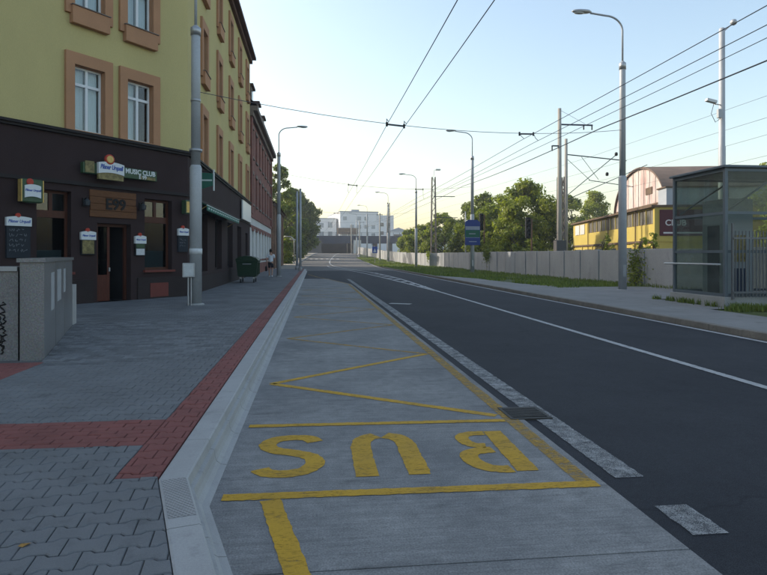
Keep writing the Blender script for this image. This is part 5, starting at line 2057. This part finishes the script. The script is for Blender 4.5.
MB(TE).box(1.0, 12, -2.1, -.4, 5.365, 6.7).build('roof_annex', 'far_grey', ho_)
MB(TE).box(.9, 12.1, -2.2, -.3, 6.701, 6.8).build('annex_roof', 'hall_brown', ho_)
b = MB(TH)
b.box(AW0 + .4, AW1 - .4, BACK, BACK + .09, 5.9, 6.02)
b.box(AW0 + 3.4, AW0 + 5.0, BACK, BACK + .06, 6.9, 7.5)
b.build('gable_trim', 'hall_brown', ho_)
for k in range(9):
    x = AW0 + 1.2 + k * 1.45
    zt = SPR + (TOP - SPR) * math.sqrt(max(0, 1 - ((x - (AW0 + AW1) / 2) / ((AW1 - AW0) / 2)) ** 2)) - .15
    MB(TH).box(x - .03, x + .03, BACK, BACK + .05, 5.4, zt).build('cover_strip', 'gable', ho_)


# ------------------------------------------------------------------ trees
def leaf_cloud(b, centre, rad, n, size, rng):
    cx, cy, cz = centre
    for _ in range(n):
        while True:
            x, y, z = rng.uniform(-1, 1), rng.uniform(-1, 1), rng.uniform(-1, 1)
            d = x * x + y * y + z * z
            if .12 < d < 1:
                break
        k = .55 + .45 * d
        p = Vector((cx + x * rad * k, cy + y * rad * k, cz + z * rad * .82 * k))
        nrm = Vector((x + rng.gauss(0, .6), y + rng.gauss(0, .6), z + .45 + rng.gauss(0, .6))).normalized()
        u = nrm.orthogonal().normalized()
        u.rotate(Matrix.Rotation(rng.uniform(0, 2 * PI), 3, nrm))
        v = nrm.cross(u)
        s = size * rng.uniform(.6, 1.35)
        i = [b.p(p - u * s), b.p(p + v * s * .55 + nrm * s * .12), b.p(p + u * s), b.p(p - v * s * .55 + nrm * s * .12)]
        b.f.append(i)


def tree(label, loc, h, rad, mat, seed, trunk=.35, low=.25, leaves=9000, size=.17, group='trees', clumps=46, shape=1.0):
    rng = random.Random(seed)
    o = thing('tree', label, 'tree', loc, group)
    x, y, z = loc
    tb = MB()
    top = Vector((x + rng.uniform(-.6, .6), y + rng.uniform(-.6, .6), z + h * .78))
    base = Vector((x, y, z - .15))
    pts, rs = [], []
    for k in range(8):
        t = k / 7
        q = base.lerp(top, t) + Vector((rng.gauss(0, .12), rng.gauss(0, .12), 0)) * (t * 1.5)
        pts.append(q)
        rs.append(trunk * (1 - .85 * t) * (1.35 if k == 0 else 1))
    tb.tube(pts, rs, 8)
    lb_ = MB()
    cl = []
    cz0, cz1 = z + h * low, z + h
    for k in range(clumps):
        t = (k + rng.random()) / clumps
        zz_ = cz0 + (cz1 - cz0) * (t ** .85)
        tt = (zz_ - cz0) / (cz1 - cz0)
        prof = math.sin(PI * min(1, (tt * .86 + .12))) ** .7 * shape
        a = rng.uniform(0, 2 * PI)
        rr = rad * prof * math.sqrt(rng.uniform(.12, 1.0)) * rng.uniform(.75, 1.12)
        cl.append((Vector((x + rr * math.cos(a), y + rr * math.sin(a), zz_)), rad * rng.uniform(.20, .38) * (1.1 - .35 * tt)))
    for k, (c, r_) in enumerate(cl):
        if k % 2 == 0:
            t = max(.25, min(.9, (c.z - z) / h - .18))
            st = base.lerp(top, t / .78 if t < .78 else 1)
            mid = st.lerp(c, .5) + Vector((0, 0, .25))
            tb.tube([st, mid, c], [trunk * .32 * (1 - t * .6), trunk * .2 * (1 - t * .6), .02], 5)
    tb.build('trunk', 'bark', o, True)
    tot = sum(r_ ** 2 for _, r_ in cl)
    for c, r_ in cl:
        leaf_cloud(lb_, c, r_, int(leaves * r_ ** 2 / tot), size, rng)
    lb_.build('crown', mat, o)
    return o


TR = [
    ('tall bright tree right of the second railway signal, largest behind the fence', (20.6, 58, 0), 8.8, 3.9, 'leaf_b', 11, 14000, .17, .12),
    ('broad tree left of the tall bright one behind the fence', (19.6, 66, 0), 7.0, 3.6, 'leaf_a', 12, 11000, .17, .08),
    ('thin topped tree directly behind the blue guide sign', (21.5, 75, 0), 9.2, 3.2, 'leaf_a', 13, 9000, .18, .12),
    ('rounded tree between the guide sign and the lattice mast', (22.0, 84, 0), 8.6, 3.8, 'leaf_c', 14, 9000, .19, .08),
    ('bushy tree just right of the lattice mast', (20.5, 95, .2), 7.8, 3.6, 'leaf_a', 15, 8000, .2, .06),
    ('low tree just left of the lattice mast', (18.6, 101, .4), 6.0, 3.2, 'leaf_b', 16, 7000, .2, .05),
    ('small tree farthest left of the row behind the fence', (17.8, 110, .6), 5.6, 2.8, 'leaf_b', 17, 6000, .2, .05),
    ('pale green bush low beside the railway signal', (18.9, 55, 0), 4.2, 2.0, 'leaf_b', 18, 6500, .13, .03),
    ('low bright bush left of the big tree at the fence', (18.4, 61.5, 0), 3.8, 2.1, 'leaf_b', 19, 6500, .13, .03),
    ('dark bush behind the two railway masts', (23.5, 60, 0), 6.2, 2.8, 'leaf_c', 26, 6500, .18, .05),
    ('small shrub on top of the bank left of the nearest right street lamp', (19.6, 38.5, 0), 2.9, .7, 'leaf_b', 31, 900, .08, .05),
    ('small shrub showing over the fence right of the nearest right street lamp', (19.2, 33.2, 0), 2.6, .6, 'leaf_b', 32, 800, .08, .05),
    ('thin shrub over the fence close to the pavilion', (20.4, 34.2, 0), 2.9, .6, 'leaf_a', 33, 700, .08, .05),
    ('rounded tree behind the left end of the yellow hall', (37, 84, 0), 10.0, 4.0, 'leaf_a', 20, 8500, .2, .1),
    ('second tree behind the yellow hall, close to its arched gable', (42, 86, 0), 10.8, 3.6, 'leaf_b', 21, 8000, .2, .1),
    ('leafy tree behind the glass pavilion at the right edge', (33, 38, 0), 8.6, 3.2, 'leaf_a', 22, 8000, .17, .2),
    ('dark tree between the slender one and the big rounded tree on the left', (-4.6, 116, .5), 13.6, 4.2, 'leaf_c', 23, 12000, .24, .1),
    ('slender tree rising over the roof of the low brick building', (-6.0, 102, .3), 16.2, 3.4, 'leaf_a', 24, 9000, .24, .2),
    ('big rounded tree overhanging the left side of the far road', (-3.6, 134, .8), 14.6, 5.6, 'leaf_c', 25, 16000, .26, .08),
    ('farther tree on the left close to the bridge', (-4.2, 150, 1.6), 11.5, 5.0, 'leaf_a', 27, 9000, .27, .08),
    ('low shrub on the left pavement past the low brick building', (-4.6, 94, .3), 4.0, 2.0, 'leaf_b', 28, 5000, .2, .02),
]
for lab, loc, h, rad, mt, sd, nl, sz, low in TR:
    tree(lab, loc, h, rad, mt, sd, trunk=.16 + h * .014, low=low, leaves=nl, size=sz, group='trees and bushes along the street')
# ivy on the fence
rng = random.Random(5)
for lab, y0, n in (('green creeper hanging over the fence at the blue sign', 54, 700), ('thin creeper climbing the fence next to the pavilion', 28.2, 520), ('creeper on the fence bend by the lattice mast', 77.2, 600)):
    b = MB()
    for _ in range(n):
        yq = rng.gauss(y0, .45)
        zq = rng.uniform(.1, 2.0) * rng.uniform(.5, 1) + .15
        if y0 > 50:
            zq = 2.1 - abs(rng.gauss(0, .5))
        p = Vector((FX - .1 - rng.random() * .18 - (1.0 if y0 > 77 else 0), yq, zq))
        u = Vector((rng.gauss(0, 1), rng.gauss(0, 1), rng.gauss(0, 1))).normalized() * .07
        v = u.orthogonal().normalized() * .05
        b.f.append([b.p(p - u), b.p(p + v), b.p(p + u), b.p(p - v)])
    cr = thing('creeper', lab, 'creeper', (FX - .1, y0, 0), 'creepers on the fence')
    b.build('leaves', 'leaf_a', cr)
    MB().tube([(FX - .12 - (1.0 if y0 > 77 else 0), y0, 0), (FX - .12 - (1.0 if y0 > 77 else 0), y0 + .2, 1), (FX - .1 - (1.0 if y0 > 77 else 0), y0 - .1, 1.9)], .012, 5).build('stem', 'bark', cr)

# ------------------------------------------------------------------ far end: bridge and buildings
br = thing('railway_bridge', 'dark steel railway bridge crossing the far end of the street', 'bridge', (10, 184, 2))
MB().box(-6, 15, 178, 212, 6.0, 7.2).build('deck', 'bridge_concrete', br)
MB().box(15.001, 70, 178, 186, 6.0, 7.2).build('deck', 'bridge_concrete', br)
MB().box(-6, 70, 177.6, 177.95, 5.0, 7.3).build('girder', 'bridge_steel', br)
b = MB()
for k in range(40):
    b.box(-5 + k * 1.9, -4.9 + k * 1.9, 177.7, 177.8, 7.3, 8.3)
stuff(b.build('railing_posts', 'bridge_steel', br))
for z in (7.8, 8.25):
    MB().box(-6, 70, 177.7, 177.78, z, z + .07).build('rail', 'bridge_steel', br)
MB().box(-12, 2.2, 177, 213, 1.6, 5.99).build('abutment', 'bridge_concrete', br)
MB().box(11.6, 13.8, 176.5, 213, 1.6, 5.99).build('abutment', 'plaster_white', br)
for x in (18, 22.5, 27, 31.5, 36):
    MB().box(x, x + .9, 179, 185, 1.6, 5.99).build('pier', 'bridge_concrete', br)
b = MB()
for k in range(30):
    b.box(-5.5 + k * 2.5, -5.38 + k * 2.5, 177.5, 177.598, 5.05, 7.25)
stuff(b.build('girder_ribs', 'bridge_steel', br))
tw = thing('underpass_wall', 'dark retaining wall seen through the bridge opening', 'wall', (10, 215, 2))
MB().box(-12, 14, 214, 216, 1.5, 7.0).build('wall', 'bridge_concrete', tw)
MB().box(-12, 14, 213.8, 216.2, 7.001, 7.3).build('coping', 'concrete', tw)

fw_ = thing('white_block', 'large white clad building behind the bridge', 'building', (16, 230, 2))
TW = Matrix.Translation((25.6, 212, 2)) @ Matrix.Rotation(R(8), 4, 'Z')
MB(TW).box(-14.5, .0, 12.0, 40, 0, 15.5).build('main_block', 'far_white', fw_)
MB(TW).box(.001, 6.2, 12.6, 36, 0, 14.6).build('side_block', 'far_white', fw_)
MB(TW).box(-14.7, .1, 11.9, 40.1, 15.501, 15.9).build('parapet', 'far_grey', fw_)
for r_ in range(4):
    for k in range(5):
        if (r_, k) in ((0, 0), (3, 1), (1, 2), (1, 3), (2, 0), (3, 4), (0, 3)):
            continue
        MB(TW).box(-13.4 + k * 2.7, -12.0 + k * 2.7, 11.93, 11.998, 3.2 + r_ * 3.1, 4.6 + r_ * 3.1).build('window', 'blue_glass', fw_)
for r_ in range(3):
    for k in range(2):
        MB(TW).box(1.0 + k * 2.5, 2.3 + k * 2.5, 12.53, 12.598, 4.0 + r_ * 3.2, 5.3 + r_ * 3.2).build('window', 'dark_glass', fw_)
MB(TW).box(-15.5, -8.0, 11.0, 11.9, 7.4, 9.6).build('balcony_band', 'hall_brown', fw_)
MB(TW).box(-9, -6, 18, 22, 15.9, 17.0).build('roof_hut', 'far_grey', fw_)
f3 = thing('white_wing', 'lower white building left of the large white block', 'building', (5, 226, 2))
MB().box(.5, 8.4, 226, 245, 1.8, 15.2).build('block', 'far_white', f3)
MB().box(.4, 8.5, 225.9, 245.1, 15.2, 15.5).build('parapet', 'far_grey', f3)
for r_ in range(3):
    for k in range(2):
        MB().box(2.0 + k * 3.2, 3.6 + k * 3.2, 225.93, 225.998, 5.5 + r_ * 3.2, 7.2 + r_ * 3.2).build('window', 'blue_glass', f3)
f4 = thing('grey_depot', 'low grey depot roofs behind the bridge on the right', 'building', (40, 230, 2))
MB().box(28, 75, 225, 250, 1.8, 10.4).build('hall', 'far_white', f4)
b = MB()
for k in range(6):
    x = 28 + k * 7.8
    b.poly([(x, 224.9, 10.4), (x + 7.6, 224.9, 10.4), (x + 7.6, 224.9, 10.6), (x + 3.8, 224.9, 12.0), (x, 224.9, 10.6)])
    b.quad((x, 224.9, 10.6), (x + 3.8, 224.9, 12.0), (x + 3.8, 250, 12.0), (x, 250, 10.6))
    b.quad((x + 3.8, 224.9, 12.0), (x + 7.6, 224.9, 10.6), (x + 7.6, 250, 10.6), (x + 3.8, 250, 12.0))
b.build('roof', 'far_grey', f4)
for k in range(9):
    MB().box(30 + k * 5, 33 + k * 5, 224.9, 224.998, 7.6, 9.4).build('window', 'dark_glass', f4)

# ------------------------------------------------------------------ green bin
bn = thing('waste_container', 'dark green wheeled waste container by the shop wall', 'waste bin', (-3.35, 31.4, KZ))
x, y = -3.35, 31.4
b = MB()
secs = []
for z, hx, hy in ((.30, .40, .58), (.36, .46, .64), (1.02, .52, .68), (1.06, .55, .70), (1.12, .55, .70)):
    secs.append([b.p((x + sx * hx, y + sy * hy, KZ + z)) for sx, sy in ((-1, -1), (1, -1), (1, 1), (-1, 1))])
for a, c in zip(secs, secs[1:]):
    for k in range(4):
        b.f.append([a[k], a[(k + 1) % 4], c[(k + 1) % 4], c[k]])
b.f.append(secs[0][::-1])
b.f.append(secs[-1])
b.build('body', 'bin_green', bn)
b = MB()
prof = [(-.57, 1.13), (-.55, 1.2), (-.40, 1.30), (-.1, 1.36), (.2, 1.34), (.45, 1.25), (.57, 1.13)]
a = [b.p((x + q, y - .71, KZ + z)) for q, z in prof]
c = [b.p((x + q, y + .71, KZ + z)) for q, z in prof]
for k in range(len(prof) - 1):
    b.f.append([a[k], a[k + 1], c[k + 1], c[k]])
b.f.append(a[::-1])
b.f.append(c)
b.f.append([a[0], c[0], c[-1], a[-1]])
lid = b.build('lid', 'bin_green', bn)
MB().tube([(x + .60, y - .5, KZ + 1.12), (x + .60, y + .5, KZ + 1.12)], .02, 6).build('handle', 'bin_green', lid)
for sx in (-1, 1):
    for sy in (-1, 1):
        wx, wy = x + sx * .33, y + sy * .48
        MB(Matrix.Translation((wx, wy, KZ + .10)) @ Matrix.Rotation(R(90), 4, 'Y')).lathe((0, 0, -.03), [(.07, 0), (.10, .008), (.10, .052), (.07, .06)], 14).build('wheel', 'rubber', bn, True)
        MB().box(wx - .05, wx + .05, wy - .05, wy + .05, KZ + .2, KZ + .31).build('caster', 'galv', bn)
for k in range(4):
    yk = y - .45 + k * .3
    MB().box(x + .47, x + .545, yk - .025, yk + .025, KZ + .42, KZ + 1.0).build('rib', 'bin_green', bn)
for sy in (-1, 1):
    MB().tube([(x - .2, y + sy * .70, KZ + .95), (x - .2, y + sy * .80, KZ + .95), (x + .2, y + sy * .80, KZ + .95), (x + .2, y + sy * .70, KZ + .95)], .018, 6).build('lift_arm', 'galv', bn)


# ------------------------------------------------------------------ person walking on the pavement
def skin_mesh(verts, edges, radii, root=0, sub=2):
    me = bpy.data.meshes.new('figure')
    me.from_pydata(verts, edges, [])
    o = bpy.data.objects.new('figure', me)
    COL.objects.link(o)
    md = o.modifiers.new('skin', 'SKIN')
    for k, r in enumerate(radii):
        me.skin_vertices[0].data[k].radius = r if isinstance(r, tuple) else (r, r)
        me.skin_vertices[0].data[k].use_root = (k == root)
    sb_ = o.modifiers.new('sub', 'SUBSURF')
    sb_.levels = sub
    sb_.render_levels = sub
    bpy.context.view_layer.update()
    out = bpy.data.meshes.new_from_object(o.evaluated_get(bpy.context.evaluated_depsgraph_get()))
    bpy.data.objects.remove(o)
    out.polygons.foreach_set('use_smooth', [True] * len(out.polygons))
    return out


PL = (-2.75, 39.0, KZ)
pe = thing('person', 'person in a white T-shirt and dark shorts walking on the left pavement', 'person', PL)
# walking away down the street (+Y), right leg forward
V = [(0, 0, .93), (0, .01, 1.10), (0, .015, 1.28), (0, .0, 1.42), (0, .01, 1.50), (0, .03, 1.60), (0, .035, 1.70),          # pelvis..head
     (-.19, 0, 1.39), (-.25, -.09, 1.13), (-.24, .03, .90), (-.24, .07, .82),      # left arm, swings back then forearm forward
     (.19, 0, 1.39), (.25, .05, 1.13), (.24, .22, .95), (.235, .29, .90),          # right arm forward
     (-.09, .01, .88), (-.10, .15, .50), (-.10, .10, .10), (-.10, .12, .045), (-.10, .26, .035),     # left leg forward
     (.09, 0, .88), (.10, -.02, .49), (.10, -.30, .17), (.10, -.34, .10), (.10, -.25, .04)]      # right leg back, heel lifted
Ed = [(0, 1), (1, 2), (2, 3), (3, 4), (4, 5), (5, 6), (3, 7), (7, 8), (8, 9), (9, 10), (3, 11), (11, 12), (12, 13), (13, 14),
      (0, 15), (15, 16), (16, 17), (17, 18), (18, 19), (0, 20), (20, 21), (21, 22), (22, 23), (23, 24)]
Rd = [(.15, .11), (.13, .10), (.155, .11), (.12, .09), (.055, .055), (.082, .10), (.07, .085), .058, .042, .033, .026, .058, .042, .033, .026,
      .085, .058, .042, .045, .03, .085, .058, .042, .045, .03]
me = skin_mesh(V, Ed, Rd)
me.materials.clear()
me.materials.append(M['skin'])
link('body', me, pe)
# hands with five fingers each
for hx, hy, hz, s in ((-.24, .07, .82, -1), (.235, .29, .90, 1)):
    hv = [(hx, hy, hz), (hx, hy + .02, hz - .07)]
    he = [(0, 1)]
    hr = [(.02, .03), (.016, .036)]
    for k in range(4):
        fy = -.03 + k * .021
        n0 = len(hv)
        L = (.058, .068, .064, .05)[k]
        hv += [(hx, hy + .02 + fy, hz - .085), (hx - s * .008, hy + .02 + fy, hz - .085 - L * .6), (hx - s * .025, hy + .02 + fy, hz - .085 - L)]
        he += [(1, n0), (n0, n0 + 1), (n0 + 1, n0 + 2)]
        hr += [.009, .0085, .007]
    n0 = len(hv)
    hv += [(hx - s * .012, hy + .055, hz - .045), (hx - s * .02, hy + .07, hz - .085)]
    he += [(0, n0), (n0, n0 + 1)]
    hr += [.011, .009]
    hm = skin_mesh(hv, he, hr, 0, 1)
    hm.materials.clear()
    hm.materials.append(M['skin'])
    link('hand', hm, pe)
sv = [(0, 0, .90), (0, .01, 1.10), (0, .015, 1.28), (0, .0, 1.415), (0, .003, 1.45), (-.19, 0, 1.39), (-.235, -.05, 1.20), (.19, 0, 1.39), (.235, .03, 1.20)]
sm_ = skin_mesh(sv, [(0, 1), (1, 2), (2, 3), (3, 4), (3, 5), (5, 6), (3, 7), (7, 8)], [(.18, .135), (.155, .122), (.175, .127), (.135, .10), (.07, .07), .075, .07, .075, .07])
sm_.materials.clear()
sm_.materials.append(M['shirt'])
link('shirt', sm_, pe)
sm_ = skin_mesh([(0, 0, .98), (0, 0, .92), (-.09, .015, .86), (-.10, .125, .56), (.09, 0, .86), (.10, -.01, .55)], [(0, 1), (1, 2), (2, 3), (1, 4), (4, 5)], [(.16, .12), (.17, .13), .105, .088, .105, .088])
sm_.materials.clear()
sm_.materials.append(M['shorts'])
link('shorts', sm_, pe)
b = MB()
b.lathe((0, 0, 0), [(.02, .125), (.07, .105), (.1, .04), (.1, -.03), (.085, -.08)], 16)
hb = b
for k, v in enumerate(hb.v):
    hb.v[k] = Vector((v.x * .92, v.y * 1.1 + .005, v.z + 1.675))
link('hair', hb.mesh('hair', 'hair', True), pe)
b = MB()
b.lathe((0, 0, 0), [(.012, -.03), (.02, 0), (.012, .03)], 8)
for sx in (-1, 1):
    e = MB()
    e.lathe((sx * .085, .03, 1.62), [(.006, -.03), (.018, 0), (.008, .032)], 8)
    link('ear', e.mesh('ear', 'skin', True), pe)
e = MB()
e.tube([(0, .125, 1.64), (0, .148, 1.605), (0, .125, 1.598)], [.008, .014, .008], 6)
link('nose', e.mesh('nose', 'skin', True), pe)
for sx in (-1, 1):
    e = MB()
    e.lathe((sx * .034, .115, 1.64), [(.004, -.008), (.012, 0), (.004, .008)], 8)
    link('eye', e.mesh('eye', 'black', True), pe)
e = MB()
e.tube([(-.022, .118, 1.562), (0, .126, 1.56), (.022, .118, 1.562)], .005, 5)
link('mouth', e.mesh('mouth', 'sign_red', True), pe)
for fx, fy, fz in ((-.10, .17, .045), (.10, -.29, .065)):
    e = MB()
    e.lathe((0, 0, 0), [(.04, -.045), (.052, -.03), (.05, .01), (.03, .045)], 12)
    for k, v in enumerate(e.v):
        e.v[k] = Vector((fx + v.x * .95, fy + v.y * 2.6, fz + v.z))
    link('shoe', e.mesh('shoe', 'sticker', True), pe)
bgm = thing('shoulder_bag', 'black bag held at the side of the walking person', 'bag', (PL[0] - .33, PL[1] + .05, PL[2] + .5))
x, y, z = PL[0] - .29, PL[1] + .06, PL[2] + .36
MB().box(x - .06, x + .06, y - .17, y + .17, z, z + .32, .03).build('bag_body', 'bag', bgm)
MB().tube([(x, y - .1, z + .31), (x + .03, y - .03, z + .42), (x + .03, y + .05, z + .42), (x, y + .1, z + .31)], .01, 6).build('handle', 'bag', bgm)

# ------------------------------------------------------------------ morning haze
hz, t_, o_ = new_mat('haze')
pv = t_.nodes.new('ShaderNodeVolumePrincipled')
pv.inputs['Color'].default_value = (.93, .95, 1.0, 1)
pv.inputs['Density'].default_value = 0.0008
pv.inputs['Anisotropy'].default_value = 0.3
t_.links.new(pv.outputs[0], o_.inputs['Volume'])
M['haze'] = hz
ho2 = stuff(MB().box(-1300, 1300, -1000, 1600, -1.2, 20.5).build('haze', 'haze'))

# a single fallen leaf on the near pavers
lf = MB(Matrix.Translation((-1.38, 3.06, KZ + .006)) @ Matrix.Rotation(R(35), 4, 'Z'))
lf.poly([(-.03, 0, .004), (-.012, -.014, .0), (.012, -.013, .006), (.03, 0, .003), (.012, .013, .0), (-.012, .014, .007)])
M['dry_leaf'] = pm('dry_leaf', (.30, .17, .05), .8, .2, 30, .2)
tag(lf.build('fallen_leaf', 'dry_leaf'), 'small dry brown leaf lying on the grey pavers near the kerb', 'leaf')
